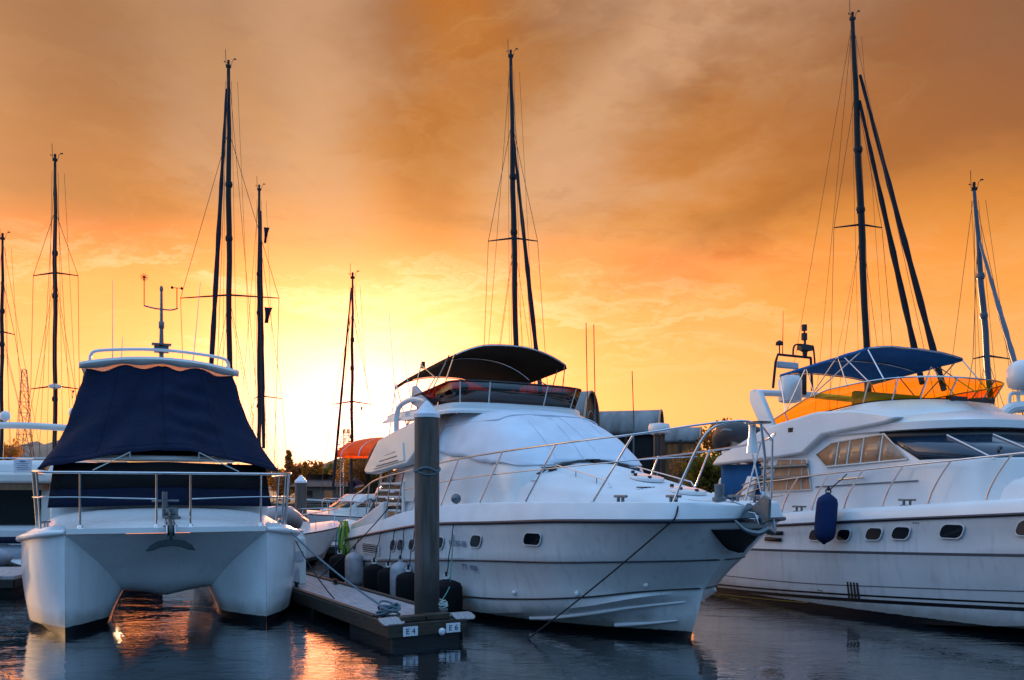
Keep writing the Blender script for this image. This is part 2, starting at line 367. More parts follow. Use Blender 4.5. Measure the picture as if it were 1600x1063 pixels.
trough=mixc(mth('MULTIPLY',mth('MULTIPLY',tr,far_),mth('MULTIPLY',rng(el,.12,.28),.98)),mauve,(.52,.155,.009))
streak=mixc(mth('MULTIPLY',rng(c1,.50,.70),mth('MULTIPLY',rng(el,.06,.22),.50)),trough,(.92,.42,.11))
dark=mixc(mth('MULTIPLY',rng(c1,.48,.30),mth('MULTIPLY',rng(el,.18,.38),.42)),streak,(.22,.095,.042))
fine=mixc(mth('MULTIPLY',rng(c2,.48,.74),.26),dark,(.95,.50,.18))
fine=mixc(mth('MULTIPLY',rng(c4,.48,.26),mth('MULTIPLY',rng(el,.08,.26),.34)),fine,(.34,.12,.025))
fine=mixc(mth('MULTIPLY',rng(dx,.16,.56),mth('MULTIPLY',rng(el,.22,.45),.74)),fine,(.20,.098,.062))
fine=mixc(mth('MULTIPLY',rng(dx,-.10,-.46),mth('MULTIPLY',rng(el,.25,.46),.68)),fine,(.25,.105,.038))
# glow: low and wide along the horizon around the hidden sun
gd=mth('ADD',mth('MULTIPLY',mth('MULTIPLY',fx,fx),.55),mth('MULTIPLY',mth('MULTIPLY',fz,fz),1.05))
gd=mth('MULTIPLY',gd,mth('ADD',.72,mth('MULTIPLY',c2,.62)))
def ex(k): return mth('POWER',2.718,mth('MULTIPLY',gd,-k))
ahead=rng(dy,.0,.3)
gA=mth('MULTIPLY',ex(11),ahead); gB=mth('MULTIPLY',ex(60),ahead); gC=mth('MULTIPLY',ex(150),ahead)
wisp=mth('MULTIPLY',rng(c4,.48,.66),mth('MULTIPLY',rng(el,.10,.19),rng(el,.31,.22)))
g1=mixc(mth('MULTIPLY',gA,mth('MULTIPLY',rng(el,.34,.10),.75)),fine,(1.0,.54,.135))
g1=mixc(mth('MULTIPLY',mth('MULTIPLY',gA,wisp),.95),g1,(1.0,.80,.42))
g2=mixc(mth('MULTIPLY',gB,.85),g1,(1.0,.76,.48))
g3=mixc(mth('MULTIPLY',gC,.92),g2,(1.0,.96,.80))
hdr=mixc(1.0,g3,mixc(gB,(0,0,0),(2.5,.55,.06)),'ADD')
hdr=mixc(1.0,hdr,mixc(gC,(0,0,0),(.2,.5,.62)),'ADD')
# clear blue sky overhead and behind the camera
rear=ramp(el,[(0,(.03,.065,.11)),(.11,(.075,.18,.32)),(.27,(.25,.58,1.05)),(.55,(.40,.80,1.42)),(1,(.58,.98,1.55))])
# warm fill lobe added to the sky on the left, outside the picture
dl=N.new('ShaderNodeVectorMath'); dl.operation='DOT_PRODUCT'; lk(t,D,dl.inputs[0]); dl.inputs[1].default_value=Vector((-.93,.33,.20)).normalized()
left_fill=mth('MULTIPLY',mth('POWER',mth('MAXIMUM',dl.outputs['Value'],0),11),mth('ADD',.75,mth('MULTIPLY',c2,.5)))
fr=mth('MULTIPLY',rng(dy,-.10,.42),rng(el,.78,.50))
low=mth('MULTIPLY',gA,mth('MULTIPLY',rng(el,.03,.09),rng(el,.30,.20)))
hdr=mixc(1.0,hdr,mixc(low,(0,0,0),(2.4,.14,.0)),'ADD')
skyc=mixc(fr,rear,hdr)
skyc=mixc(mth('MULTIPLY',left_fill,rng(el,.0,.10),0,True),skyc,mixc(1.0,skyc,(2.9,1.85,1.05),'ADD'))
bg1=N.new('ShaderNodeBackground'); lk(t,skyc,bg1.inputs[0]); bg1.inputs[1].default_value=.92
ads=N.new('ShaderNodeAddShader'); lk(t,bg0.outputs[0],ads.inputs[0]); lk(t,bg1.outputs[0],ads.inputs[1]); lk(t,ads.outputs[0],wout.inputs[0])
bg0.inputs[1].default_value=.05
nm=N.new('ShaderNodeMix'); nm.data_type='RGBA'; nm.inputs[0].default_value=1; nm.blend_type='MULTIPLY'
lk(t,sk.outputs[0],nm.inputs[6]); nm.inputs[7].default_value=(.22,.20,.20,1); lk(t,nm.outputs[2],bg0.inputs[0])
sl=bpy.data.lights.new('sun','SUN'); sl.energy=3.2; sl.angle=R(.6); sl.color=(1,.60,.30)
so=bpy.data.objects.new('sun',sl); COL.objects.link(so); so.rotation_euler=(-S).to_track_quat('-Z','Y').to_euler(); so.location=(-20,60,30)
# ---------------------------------------------------------------- water, shore
m,tw,b=nt('harbour_water')
b.inputs['Base Color'].default_value=(.006,.010,.014,1); b.inputs['Roughness'].default_value=.035; b.inputs['IOR'].default_value=1.33; b.inputs['Specular IOR Level'].default_value=.75; b.inputs['Coat Weight'].default_value=.8; b.inputs['Coat Roughness'].default_value=.03
tcw=tw.nodes.new('ShaderNodeTexCoord')
def wn(scale,st,det,dist=.3):
    mp=tw.nodes.new('ShaderNodeMapping'); mp.inputs['Scale'].default_value=st; mp.inputs['Rotation'].default_value=(0,0,R(12)); lk(tw,tcw.outputs['Object'],mp.inputs[0])
    n=tw.nodes.new('ShaderNodeTexNoise'); n.inputs['Scale'].default_value=scale; n.inputs['Detail'].default_value=det; n.inputs['Roughness'].default_value=.55; n.inputs['Distortion'].default_value=dist
    lk(tw,mp.outputs[0],n.inputs['Vector']); return n.outputs['Fac']
w1=wn(1.5,(.6,1,1),4,.8); w2=wn(6.5,(.55,1,1),4,.6); w3=wn(.35,(1,1,1),2)
def wm(op,a,b_):
    n=tw.nodes.new('ShaderNodeMath'); n.operation=op
    for i,x in enumerate((a,b_)):
        if isinstance(x,(int,float)): n.inputs[i].default_value=x
        else: lk(tw,x,n.inputs[i])
    return n.outputs[0]
patch=tw.nodes.new('ShaderNodeMapRange'); patch.inputs[1].default_value=.40; patch.inputs[2].default_value=.62; patch.inputs[3].default_value=.25; lk(tw,w3,patch.inputs[0])
hgt=wm('ADD',wm('MULTIPLY',w1,.016),wm('MULTIPLY',wm('MULTIPLY',w2,patch.outputs[0]),.0080))
bp=tw.nodes.new('ShaderNodeBump'); bp.inputs['Strength'].default_value=1; bp.inputs['Distance'].default_value=1.0; lk(tw,hgt,bp.inputs['Height']); lk(tw,bp.outputs[0],b.inputs['Normal']); lk(tw,bp.outputs[0],b.inputs['Coat Normal'])
M['water']=m
q=MB(); q.grid([[(-2500,-300,0),(2500,-300,0)],[(-2500,4000,0),(2500,4000,0)]]); q.build('water',M['water'],kind='structure')
# far shore bank with a low stone edge, beyond the berths
q=MB(); prof=[]
xs=[-260+8*i for i in range(66)]
rows=[]
for y,zf in((96,-.5),(97.5,1.1),(130,1.6),(420,3.0),(420,-2)):
    rows.append([(x,y+2.5*mnoise.noise((x*.05,y,0)),zf+.35*mnoise.noise((x*.08,y*.1,5)) if zf>0 else zf) for x in xs])
q.grid(rows); q.build('far_shore_ground',M['land'],kind='structure')
def ridge(name,pts,y,d,mt):
    q=MB(); ks=[(at(px,py,y).x,at(px,py,y).z) for px,py in pts]; rows=[[],[],[]]
    x0,x1=ks[0][0],ks[-1][0]
    for i in range(81):
        x=x0+(x1-x0)*i/80; z=itp(ks,x); z+=z*.10*mnoise.noise((x*.02,3,1))+z*.05*mnoise.noise((x*.07,1,4))
        rows[0].append((x,y-d,-1)); rows[1].append((x,y,max(z,.5))); rows[2].append((x,y+d,-1))
    q.grid(rows); return q.build(name,mt,kind='structure')
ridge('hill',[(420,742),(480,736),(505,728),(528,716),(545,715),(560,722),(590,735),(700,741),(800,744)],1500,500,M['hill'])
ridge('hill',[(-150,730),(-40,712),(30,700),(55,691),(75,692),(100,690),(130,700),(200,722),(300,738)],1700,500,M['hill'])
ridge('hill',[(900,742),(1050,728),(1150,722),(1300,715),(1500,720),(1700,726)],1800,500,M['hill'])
# ---------------------------------------------------------------- hulls
class Hull:
    """levels from gunwale to keel: stem position s0, heights z(s), half breadths b(s - s0)"""
    def __init__(h,levels,L,sub=3): h.lv=levels; h.L=L
    def pt(h,k,s):
        a=h.lv[k]; return itp(a['b'],max(0,s-a['s0'])), itp(a['z'],s)
    def side(h,s,z):        # half breadth of the topsides at a station and height
        prev=None
        for k in range(len(h.lv)):
            b,zz=h.pt(k,s)
            if prev and zz<=z<=prev[1]:
                f=(z-zz)/max(1e-6,prev[1]-zz); return b+(prev[0]-b)*f
            if prev is None and z>zz: return b
            prev=(b,zz)
        return prev[0]
    def mesh(h,q,n=44,pw=2.3,sub=3,sides=(-1,1),bul=0.0):
        for sgn in sides:
            rows=[]
            for i in range(n+1):
                tt=(i/n)**pw; row=[]
                for k in range(len(h.lv)):
                    a=h.lv[k]; s=a['s0']+(h.L-a['s0'])*tt
                    b,z=h.pt(k,s); p=Vector((sgn*b,s,z))
                    if k and a.get('sub',sub)>1:
                        m=a.get('sub',sub); p0=row[-1]
                        for j in range(1,m):
                            f=j/m; c=a.get('hollow',0)*math.sin(math.pi*f)*min(1,b)
                            x=p0.lerp(p,f); x.x-=sgn*c; row.append(x)
                    row.append(p)
                rows.append(row)
            q.grid(rows)
            # transom
            last=rows[-1]; q.add(last+[Vector((0,p.y,p.z)) for p in last],[(i,i+1,i+1+len(last),i+len(last)) for i in range(len(last)-1)])
        return q
def rrect(cx,cy,w,h,r,shear=0,n=5):      # rounded rectangle outline in a plane, sheared along its width
    out=[]
    for sx,sy,a0 in((1,1,0),(-1,1,90),(-1,-1,180),(1,-1,270)):
        for i in range(n+1):
            a=R(a0+90*i/n); x=sx*(w/2-r)+r*math.cos(a); y=sy*(h/2-r)+r*math.sin(a)
            out.append((cx+x+shear*y,cy+y))
    return out
def onside(h,poly,off,sgn=-1): return [Vector((sgn*(h.side(s,z)+off),s,z)) for s,z in poly]
def ring_mesh(q,outer,inner):
    n=len(outer); q.add(outer+inner,[(i,(i+1)%n,(i+1)%n+n,i+n) for i in range(n)])
def fanpoly(q,poly):
    c=sum((Vector(p) for p in poly),Vector())/len(poly); n=len(poly); q.add(list(poly)+[c],[(i,(i+1)%n,n) for i in range(n)])
def porthole(h,s,z,w,ht,parent,shear=.35,sgn=-1,name='porthole'):
    o=rrect(s,z,w+.036,ht+.036,.088*ht/.22,shear); i=rrect(s,z,w,ht,.085*ht/.22,shear); n=len(o)
    q=MB(); ring_mesh(q,onside(h,o,.004,sgn),onside(h,o,.014,sgn)); ring_mesh(q,onside(h,o,.014,sgn),onside(h,i,.015,sgn)); ring_mesh(q,onside(h,i,.015,sgn),onside(h,i,.006,sgn))
    f=q.build(name,M['gel'],parent,angle=50)
    q=MB(); fanpoly(q,onside(h,i,.008,sgn)); q.build('pane',M['glass'],f); return f
def lettering(txt,size,mt,parent,pos,xd,nd,name='lettering',sx=1,ext=.002):
    cu=bpy.data.curves.new('tmp','FONT'); cu.body=txt; cu.size=size; cu.extrude=ext; cu.align_x='CENTER'; cu.align_y='CENTER'; cu.offset=.0
    ob=bpy.data.objects.new('tmp',cu); COL.objects.link(ob)
    bpy.context.view_layer.update()
    me=bpy.data.meshes.new_from_object(ob.evaluated_get(bpy.context.evaluated_depsgraph_get())); bpy.data.objects.remove(ob)
    x=Vector(xd).normalized(); nn=Vector(nd).normalized(); y=nn.cross(x).normalized(); nn=x.cross(y)
    Mx=Matrix((x*sx,y,nn)).transposed().to_4x4(); Mx.translation=Vector(pos)
    me.transform(Mx); me.materials.clear(); me.materials.append(mt); me.name=name
    o=bpy.data.objects.new(name,me); COL.objects.link(o); o.parent=parent; return o
def cleat(parent,p,d=(0,1,0),sc=1,mt='steel'):
    d=Vector(d).normalized(); p=Vector(p); q=MB()
    q.tube([p+d*(-.15*sc)+Vector((0,0,.085*sc)),p+d*(.15*sc)+Vector((0,0,.085*sc))],.016*sc,8)
    for k in(-.055,.055): q.tube([p+d*k*sc,p+d*k*sc+Vector((0,0,.085*sc))],.02*sc,8)
    q.box(p+Vector((0,0,.006)),(.07*sc,.2*sc,.012)); return q.build('cleat',M[mt],parent)
def fender(name,pos,r,h,mt,label,group=None,endmt=None,rope=None,cover=False,tilt=0):
    t=thing(name,label,'fender',pos,0,group); t.rotation_euler=(0,tilt,0)
    q=MB(); pr=[(.02,h*.5+.03),(.05,h*.5),(r*.55,h*.46),(r*.88,h*.40),(r,h*.31),(r*1.02,0),(r,-h*.31),(r*.88,-h*.40),(r*.55,-h*.46),(.05,-h*.5),(.02,-h*.5-.03)]
    q.lathe(pr[::-1],n=22); q.build('body',M[mt],t,angle=60)
    q=MB(); q.tube([(.05*math.cos(a),0,h*.5+.05+.05*math.sin(a)) for a in [2*math.pi*i/10 for i in range(10)]],.014,6,closed=True); q.lathe([(.05,h*.46),(.045,h*.5+.02),(.02,h*.5+.03)],n=10); q.build('eye',M[endmt or mt],t)
    if rope:
        q=MB(); a=Vector((0,0,h*.5+.06)); e=Vector(rope)-Vector(pos); q.tube([a.lerp(e,i/6)+Vector((.01*math.sin(i*2),.01*math.cos(i),0)) for i in range(7)],.011,6); q.ell(a+Vector((0,0,.04)),(.03,.03,.05),8,5); q.build('lanyard',M['rope_d'],t)
    return t
# ================================================================= centre motor yacht
TC=R(32); BC=Vector((3.58,13.18,0))
def WC(l,s,z): return BC+Vector((l*math.cos(TC)-s*math.sin(TC),l*math.sin(TC)+s*math.cos(TC),z))
Y=thing('motor_yacht','white flybridge motor yacht with brown bimini moored along the finger pier','motor yacht',BC,TC)
zg=[(0,1.98),(2,1.945),(4,1.86),(6.2,1.77),(9,1.50),(11.3,1.22)]
HC=Hull([
 dict(s0=0,z=zg,b=[(0,0),(.03,.42),(.1,.76),(.2,1.02),(.35,1.24),(.6,1.46),(1,1.68),(2,1.95),(3.5,2.10),(6,2.16),(12,2.04)]),
 dict(s0=.10,z=[(a,b-.13) for a,b in zg],b=[(0,0),(.05,.42),(.15,.76),(.3,1.02),(.6,1.36),(1,1.6),(2,1.92),(3.5,2.08),(6,2.15),(12,2.04)]),
 dict(s0=.46,z=[(0,1.41),(.5,1.40),(2.5,1.29),(4.7,1.18),(8,.96),(11.3,.72)],b=[(0,0),(.06,.30),(.2,.66),(.5,1.06),(1,1.44),(2,1.84),(3.5,2.03),(6,2.12),(12,2.02)],sub=4,hollow=.02),
 dict(s0=.50,z=[(0,1.35),(.5,1.34),(2.5,1.235),(4.7,1.13),(8,.91),(11.3,.67)],b=[(0,0),(.06,.27),(.2,.62),(.5,1.02),(1,1.41),(2,1.815),(3.5,2.01),(6,2.10),(12,2.00)],sub=1),
 dict(s0=.92,z=[(0,.84),(.9,.83),(2.3,.63),(3.5,.50),(5,.39),(8,.31),(11.3,.26)],b=[(0,0),(.08,.15),(.3,.50),(.6,.88),(1.2,1.32),(2.2,1.68),(4,1.93),(6,2.02),(12,1.92)],sub=4,hollow=.05),
 dict(s0=.93,z=[(0,.80),(.9,.79),(2.3,.50),(3.5,.29),(5,.12),(8,-.02),(11.3,-.08)],b=[(0,0),(.08,.13),(.3,.50),(.6,.92),(1.2,1.30),(2.2,1.56),(4,1.82),(6,1.92),(12,1.84)],sub=1),
 dict(s0=.98,z=[(0,.64),(1,.62),(2.3,.28),(3.5,.02),(5,-.18),(8,-.3),(11.3,-.34)],b=[(0,0),(.1,.08),(.3,.27),(.6,.55),(1.2,.92),(2.2,1.20),(4,1.42),(6,1.5),(12,1.45)],sub=2),
 dict(s0=1.20,z=[(0,.10),(1.2,.02),(1.6,-.25),(2.5,-.55),(5,-.8),(11.3,-.85)],b=[(0,0),(.3,.035),(1,.10),(12,.16)],sub=3),
 dict(s0=1.32,z=[(0,-.3),(2,-.7),(5,-.95),(11.3,-1.0)],b=[(0,0),(12,.02)],sub=1)],11.35)
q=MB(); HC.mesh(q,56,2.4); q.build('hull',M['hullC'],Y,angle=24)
# rub rail: dark rubber strip round the gunwale
def gun(h,off=.0,dz=0,n=60,sgn=-1,L=None,pw=2.3):
    return [Vector((sgn*(h.pt(0,(L or h.L)*(i/n)**pw)[0]+off),(L or h.L)*(i/n)**pw-(off if i==0 else 0),h.pt(0,(L or h.L)*(i/n)**pw)[1]+dz)) for i in range(n+1)]
loop=gun(HC,.012,0,50)[::-1]+gun(HC,.012,0,50,1)[1:]
q=MB(); q.tube(loop,.033,8); q.build('rub_rail',M['navyline'],Y,angle=60)
for k,(nm,dz,r,mt) in enumerate((('side_stripe',-.02,.016,'navyline'),('chine_stripe',.0,.016,'black'))):
    lev=(3,4)[k]; pts=[]
    for sgn in(-1,1):
        w=[]
        for i in range(50):
            a=HC.lv[lev]; s=a['s0']+.02+(HC.L-a['s0']-.02)*(i/49)**2.3; b,z=HC.pt(lev,s); w.append(Vector((sgn*(HC.side(s,z+.026+dz)+.006),s,z+.026+dz)))
        pts.append(w)
    q=MB(); q.tube(pts[0][::-1]+pts[1][1:],r,6); q.build(nm,M[mt],Y,angle=60)
# spray strakes on the forward bottom
for (pts) in ([(1.15,.62),(1.7,.52),(2.4,.36),(3.2,.21),(3.7,.15)],[(1.32,.30),(1.7,.23),(2.2,.16)]):
    for sgn in(-1,1):
        cc=cat([(a,b,0) for a,b in pts],5); w=[Vector((sgn*(HC.side(p.x,p.y)+.014),p.x,p.y)) for p in cc]
        q=MB(); q.tube(w,[.012+.026*min(1,i/8) for i in range(len(w))],6); q.build('spray_rail',M['gel'],Y,angle=70)
# deck moulding: topside upstand, side decks and trunk
ze=[(0,2.20),(.2,2.26),(1.7,2.255),(3.5,2.235),(5,2.20),(7.7,2.02),(10,1.66),(11.35,1.50)]
wt=[(0,.02),(.5,.10),(.75,.45),(1.2,.85),(2,1.18),(3,1.42),(4.5,1.58),(7,1.62),(11.35,1.55)]
hc=[(0,.0),(.6,.01),(.9,.07),(1.4,.17),(2.3,.38),(3.2,.60),(4.1,.80),(4.6,.85),(12,.85)]   # crown height over deck edge on the centreline
def deckpt(s,j):
    b,z0=HC.pt(0,s); k=min(1,b/.9); e=itp(ze,s); w=min(itp(wt,s),max(.0,b-.34*k)); h=itp(hc,s)
    return [(b,z0+.02),(b-.02*k,z0+.06),(b-.10*k,e-.05),(b-.13*k,e-.012),(b-.18*k,e),(b-.24*k,e-.005),(b-.27*k,e-.03),((b-.27*k)*.4+(w+.03)*.6,e-.025),(w+.02*k,e-.02),(w-.03*k,e+h*.30),(w-.12*k,e+h*.46),(w*.78,e+h*.68),(w*.52,e+h*.87),(w*.26,e+h*.97),(0,e+h)][j]
rows=[]
for i in range(71):
    s=.004+11.34*(i/70)**1.7
    half=[Vector((deckpt(s,j)[0],s,deckpt(s,j)[1])) for j in range(15)]
    rows.append([Vector((-p.x,p.y,p.z)) for p in half]+half[::-1][1:])
q=MB(); q.grid(rows); q.build('deck',M['nonskid'],Y,angle=38)
def decktop(l,s):
    P=[deckpt(s,j) for j in range(15)]; a=abs(l)
    for i in range(14):
        if P[i][0]>=a>=P[i+1][0]:
            f=(P[i][0]-a)/max(1e-6,P[i][0]-P[i+1][0]); return P[i][1]+(P[i+1][1]-P[i][1])*f
    return P[-1][1]
# deckhouse: superellipse sections
zc=[(3.78,2.94),(4.15,3.26),(4.6,3.58),(5.1,3.87),(5.6,4.04),(6.2,4.15),(7,4.22),(9.0,4.20),(9.6,4.16)]
wc=[(3.78,1.30),(3.95,1.50),(4.3,1.66),(4.8,1.72),(5.8,1.74),(8,1.72),(9.6,1.70)]
def cabsec(s,a,off=0,zb=1.95,pa=.40,pb=.46):     # a in 0..pi
    w=itp(wc,s)+off; top=itp(zc,s)+off; c,d=math.cos(a),math.sin(a)
    x=w*math.copysign(abs(c)**pa,c); z=zb+(top-zb)*abs(d)**pb
    lean=(z-2.2)*.10 if z>2.2 else 0
    return Vector((x-math.copysign(min(abs(x),lean),x),s,z))
rows=[[cabsec(3.78+5.47*(i/34)**1.3,math.pi*j/36) for j in range(37)] for i in range(35)]
q=MB(); q.grid(rows); q.prism([p for p in rows[-1]],(0,.02,0)); q.build('deckhouse',M['gel'],Y,angle=45)
# dark lower edge of the windscreen left free under the cover
q=MB(); rws=[]
for dz in(0,.03):
    rr=[]
    for j in range(37):
        l=-1.5+3.0*j/36; s=3.80+.10*(abs(l)/1.5)**2+.35*max(0,(abs(l)-1.15)/.35)**2; rr.append(Vector((l,s-.04,decktop(l,s)+.012+dz*1.6)))
    rws.append(rr)
q.grid(rws)
g=q.build('windscreen',M['glass'],Y,solid=.015)
for l in(-1.0,-.02,.98):
    s=3.78+.10*(abs(l)/1.5)**2; z=decktop(l,s)
    q=MB(); q.box((l,s-.05,z+.035),(.15,.10,.06)); q.tube([(l-.05,s-.05,z+.05),(l-.22,s-.02,z+.05)],.014,6); q.build('windscreen_wiper',M['black'],Y,bevel=.01)
# snap-on white cover over the windscreens
rows=[]
for i in range(41):
    s=3.80+3.45*(i/40); row=[]
    low=(max(decktop(1.0,min(max(s,3.8),4.6))+.06,2.92) if s<5 else 2.98+.13*(s-5))
    top_=itp(zc,s)+.028; lo=min(low,top_-.01); fr_=max(0,min(1,(lo-1.95)/(top_-1.95))); a0=math.asin(min(1,fr_**(1/.46)))
    for j in range(61):
        a=a0+(math.pi-2*a0)*j/60; p=cabsec(s,a,.028); e_=min(1,min(j,60-j)/5)
        f=mnoise.noise((p.x*1.1,s*1.2,p.z*1.3))*.020+mnoise.noise((p.x*3+4,s*2.2,p.z*5))*.010+.010*math.sin((p.z*9+p.x*2.0+mnoise.noise((p.x,s,0))*5))+.004*math.sin(p.x*11+s*6)
        n=Vector((p.x*.45,-.5 if s<5.6 else 0,max(.15,p.z-3.1))).normalized(); p=p+n*f*e_
        if e_<.3: p.z+=.025*math.sin(j+s*5)
        row.append(p)
    rows.append(row)
q=MB(); q.grid(rows); q.build('windscreen_cover',M['whitec'],Y,angle=80,solid=.006)
cv=bpy.data.objects['windscreen_cover']
def cside(s,z,off=.045):
    top_=itp(zc,s); fr_=max(0,min(1,(z-1.95)/max(.01,top_-1.95))); return math.asin(fr_**(1/.46))
hem=[cabsec(s,cside(s,3.80),.045) for s in [7.2-.2*i for i in range(10)]]
a1=cside(5.3,3.80); hem+=[cabsec(5.3-.05*math.sin(math.pi*k/12),a1+(math.pi-2*a1)*k/12,.045) for k in range(13)]
hem+=[cabsec(s,math.pi-cside(s,3.80),.045) for s in [5.4+.2*i for i in range(10)]]
q=MB(); q.tube(hem,.014,5); q.build('cover_hem',M['whitec'],cv,angle=80)
for l in(-.9,-.3,.3,.9):
    pts=[]
    for i in range(13):
        s=3.86+1.42*i/12; w=itp(wc,s); c=min(.999,(abs(l)/w))**(1/.40); pts.append(cabsec(s,math.acos(math.copysign(c,l)),.040))
    q=MB(); q.tube(pts,.008,4); q.build('cover_seam',M['whitec'],cv,angle=80)
# saloon aft opening, louvre panel, side window strip
for sgn in(-1,1):
    q=MB(); q.prism([(sgn*1.735,8.95,2.86),(sgn*1.735,9.35,2.86),(sgn*1.735,10.95,1.66),(sgn*1.735,10.35,1.62)],(sgn*.03,0,0))
    q.build('saloon_door',M['glass'],Y)
q=MB()
for k in range(4):
    z=2.56-.155*k; s0=8.62+.03*k
    q.prism([(-1.775,s0,z),(-1.775,s0+1.05+.08*k,z),(-1.775,s0+1.08+.08*k,z-.085),(-1.775,s0,z-.085)],(.02,0,0))
q.build('louvre_opening',M['black'],Y)
q=MB()
for k in range(5):
    z=2.61-.155*k; s0=8.58+.03*k
    q.box((-1.79,s0+.58+.04*k,z),(.05,1.2+.08*k,.05))
q.box((-1.77,8.55,2.3),(.05,.10,.72)); q.build('louvre_slats',M['gel'],Y,bevel=.01)
q=MB(); q.prism([(-1.745,7.9,2.2),(-1.745,8.5,2.2),(-1.745,8.5,2.95),(-1.745,7.9,3.0)],(-.02,0,0)); q.build('side_panel',M['gelw'],Y,bevel=.01)
# cockpit: bulwark sides and coaming aft, bathing platform
q=MB()
for sgn in(-1,1): q.prism([(sgn*1.80,9.3,1.6),(sgn*1.80,11.3,1.30),(sgn*1.80,11.3,1.62),(sgn*1.80,10.6,1.78),(sgn*1.80,9.3,2.2)],(sgn*.14,0,0))
q.box((0,11.25,1.3),(3.6,.14,.6)); q.build('cockpit_coaming',M['gel'],Y,bevel=.03)
q=MB(); q.box((0,11.75,.42),(3.6,.9,.12)); q.build('bathing_platform',M['teak'],Y,bevel=.03)
# flybridge: floor moulding with side wings sweeping down aft
wing=[(9.95,2.84),(10.30,2.86),(10.38,2.95),(9.66,3.64),(8.8,3.80),(7.7,3.97),(7.3,4.01),(7.2,3.9),(7.25,3.45),(7.94,3.02)]
for sgn in(-1,1):
    q=MB(); q.prism([(sgn*(1.98-.10*max(0,(zz-3.0))),ss,zz) for ss,zz in wing],(-sgn*.22,0,0)); q.build('flybridge_wing',M['gelw'],Y,bevel=.05)
    q=MB(); q.prism([(sgn*(2.0-.10*max(0,(zz-3.0))),ss,zz) for ss,zz in [(8.05,3.10),(9.75,2.95),(9.35,3.28),(8.2,3.52)]],(-sgn*.03,0,0)); q.build('wing_recess',M['gelw'],Y,bevel=.012)
    for k in range(3):
        q=MB(); q.tube([(sgn*(2.005-.02*k),8.35+.1*k,3.12+.10*k),(sgn*(2.005-.02*k),9.55-.14*k,3.02+.105*k)],.011,5); q.build('wing_groove',M['galv'],Y)
def plan(w,s0,s1,n=20,nose=1.1):
    out=[]
    for i in range(n+1):
        a=math.pi*i/n; c,d=math.cos(a),math.sin(a)
        out.append((-w*math.copysign(abs(c)**.7,c),s0+nose-nose*abs(d)**.8))
    return [(-w,s1)]+out+[(w,s1)]
P0=plan(1.76,6.0,9.75,20,.6); P1=plan(1.66,6.08,9.7,20,.6); P2=plan(1.60,6.15,9.4,20,.6)
q=MB(); rows=[[Vector((x,y,z)) for x,y in P] for P,z in ((P0,4.03),(P0,4.08),(P1,4.14),(P1,4.22),(P2,4.27))]; q.grid(rows)
q.add([Vector((x,y,4.12)) for x,y in P1],[tuple(range(len(P1)))]); q.build('flybridge',M['gel'],Y,angle=40)
P3=plan(1.58,6.17,8.2,20,.6); P4=plan(1.66,6.02,8.35,20,.6)
q=MB(); q.grid([[Vector((x,y,z+ (0 if y<7 else -.12*(y-7)*(k>0)))) for x,y in P] for k,(P,z) in enumerate(((P3,4.26),(P4,4.70)))]); sc=q.build('flybridge_screen',M['smoke'],Y,solid=.012)
q=MB(); q.tube([Vector((x,y,4.70+(0 if y<7 else -.12*(y-7)))) for x,y in P4],.018,6); q.build('screen_rail',M['black'],sc)
for i in (4,8,12,16,19):
    q=MB(); q.tube([(P3[i][0],P3[i][1],4.26),(P4[i][0],P4[i][1],4.70)],.016,6); q.build('screen_post',M['gelw'],sc)
q=MB(); q.box((.55,7.4,4.42),(1.0,.55,.5)); q.box((-.55,7.1,4.40),(.8,.4,.45)); q.build('helm_console',M['gel'],Y,bevel=.06)
q=MB(); q.box((.4,8.6,4.35),(1.7,.5,.42)); q.box((.4,8.85,4.62),(1.7,.12,.5)); q.build('helm_seat',M['foam'],Y,bevel=.06)
# radar arch
for sgn in(-1,1):
    q=MB(); q.tube(cat([(sgn*1.80,8.86,3.80),(sgn*1.80,8.84,4.15),(sgn*1.78,8.72,4.36),(sgn*1.72,8.45,4.46),(sgn*1.66,8.15,4.48),(sgn*1.60,7.7,4.40)],5),.06,10); q.build('arch_leg',M['gel'],Y,angle=60)
    q=MB(); q.prism([(sgn*1.66,8.42,4.40),(sgn*1.66,8.35,4.78),(sgn*1.66,8.25,4.80),(sgn*1.66,7.15,4.14),(sgn*1.66,7.55,4.10)],(-sgn*.10,0,0)); q.build('arch_fin',M['foam'],Y,bevel=.03)
q=MB(); q.tube([(-1.66,8.3,4.46),(0,8.3,4.50),(1.66,8.3,4.46)],.08,10); q.build('arch_crossbar',M['gel'],Y)
q=MB(); q.lathe([(.10,4.50),(.17,4.56),(.275,4.62),(.285,4.72),(.27,4.80),(.05,4.82)],(-.60,8.6,0),24); q.tube([(-.6,8.3,4.48),(-.6,8.6,4.56)],.06,8); q.build('radome',M['gelw'],Y,angle=50)
q=MB()
for k in(0,1): q.lathe([(.02,0),(.022,.12),(.055,.2)],(-1.12+.13*k,8.28,4.62),10,axis=(0,-1,.1)); q.tube([(-1.12+.13*k,8.25,4.52),(-1.12+.13*k,8.25,4.64)],.015,6)
q.build('twin_horn',M['black'],Y)
for a,e in (((-1.75,8.9,3.9),at(608,490,20.5)),((-1.70,8.3,4.5),at(626,531,20.0))):
    iv=Matrix.Rotation(-TC,3,'Z'); e2=iv@(e-BC); q=MB(); q.tube([a,e2],[.012,.005],6); q.build('whip_antenna',M['gelw'],Y)
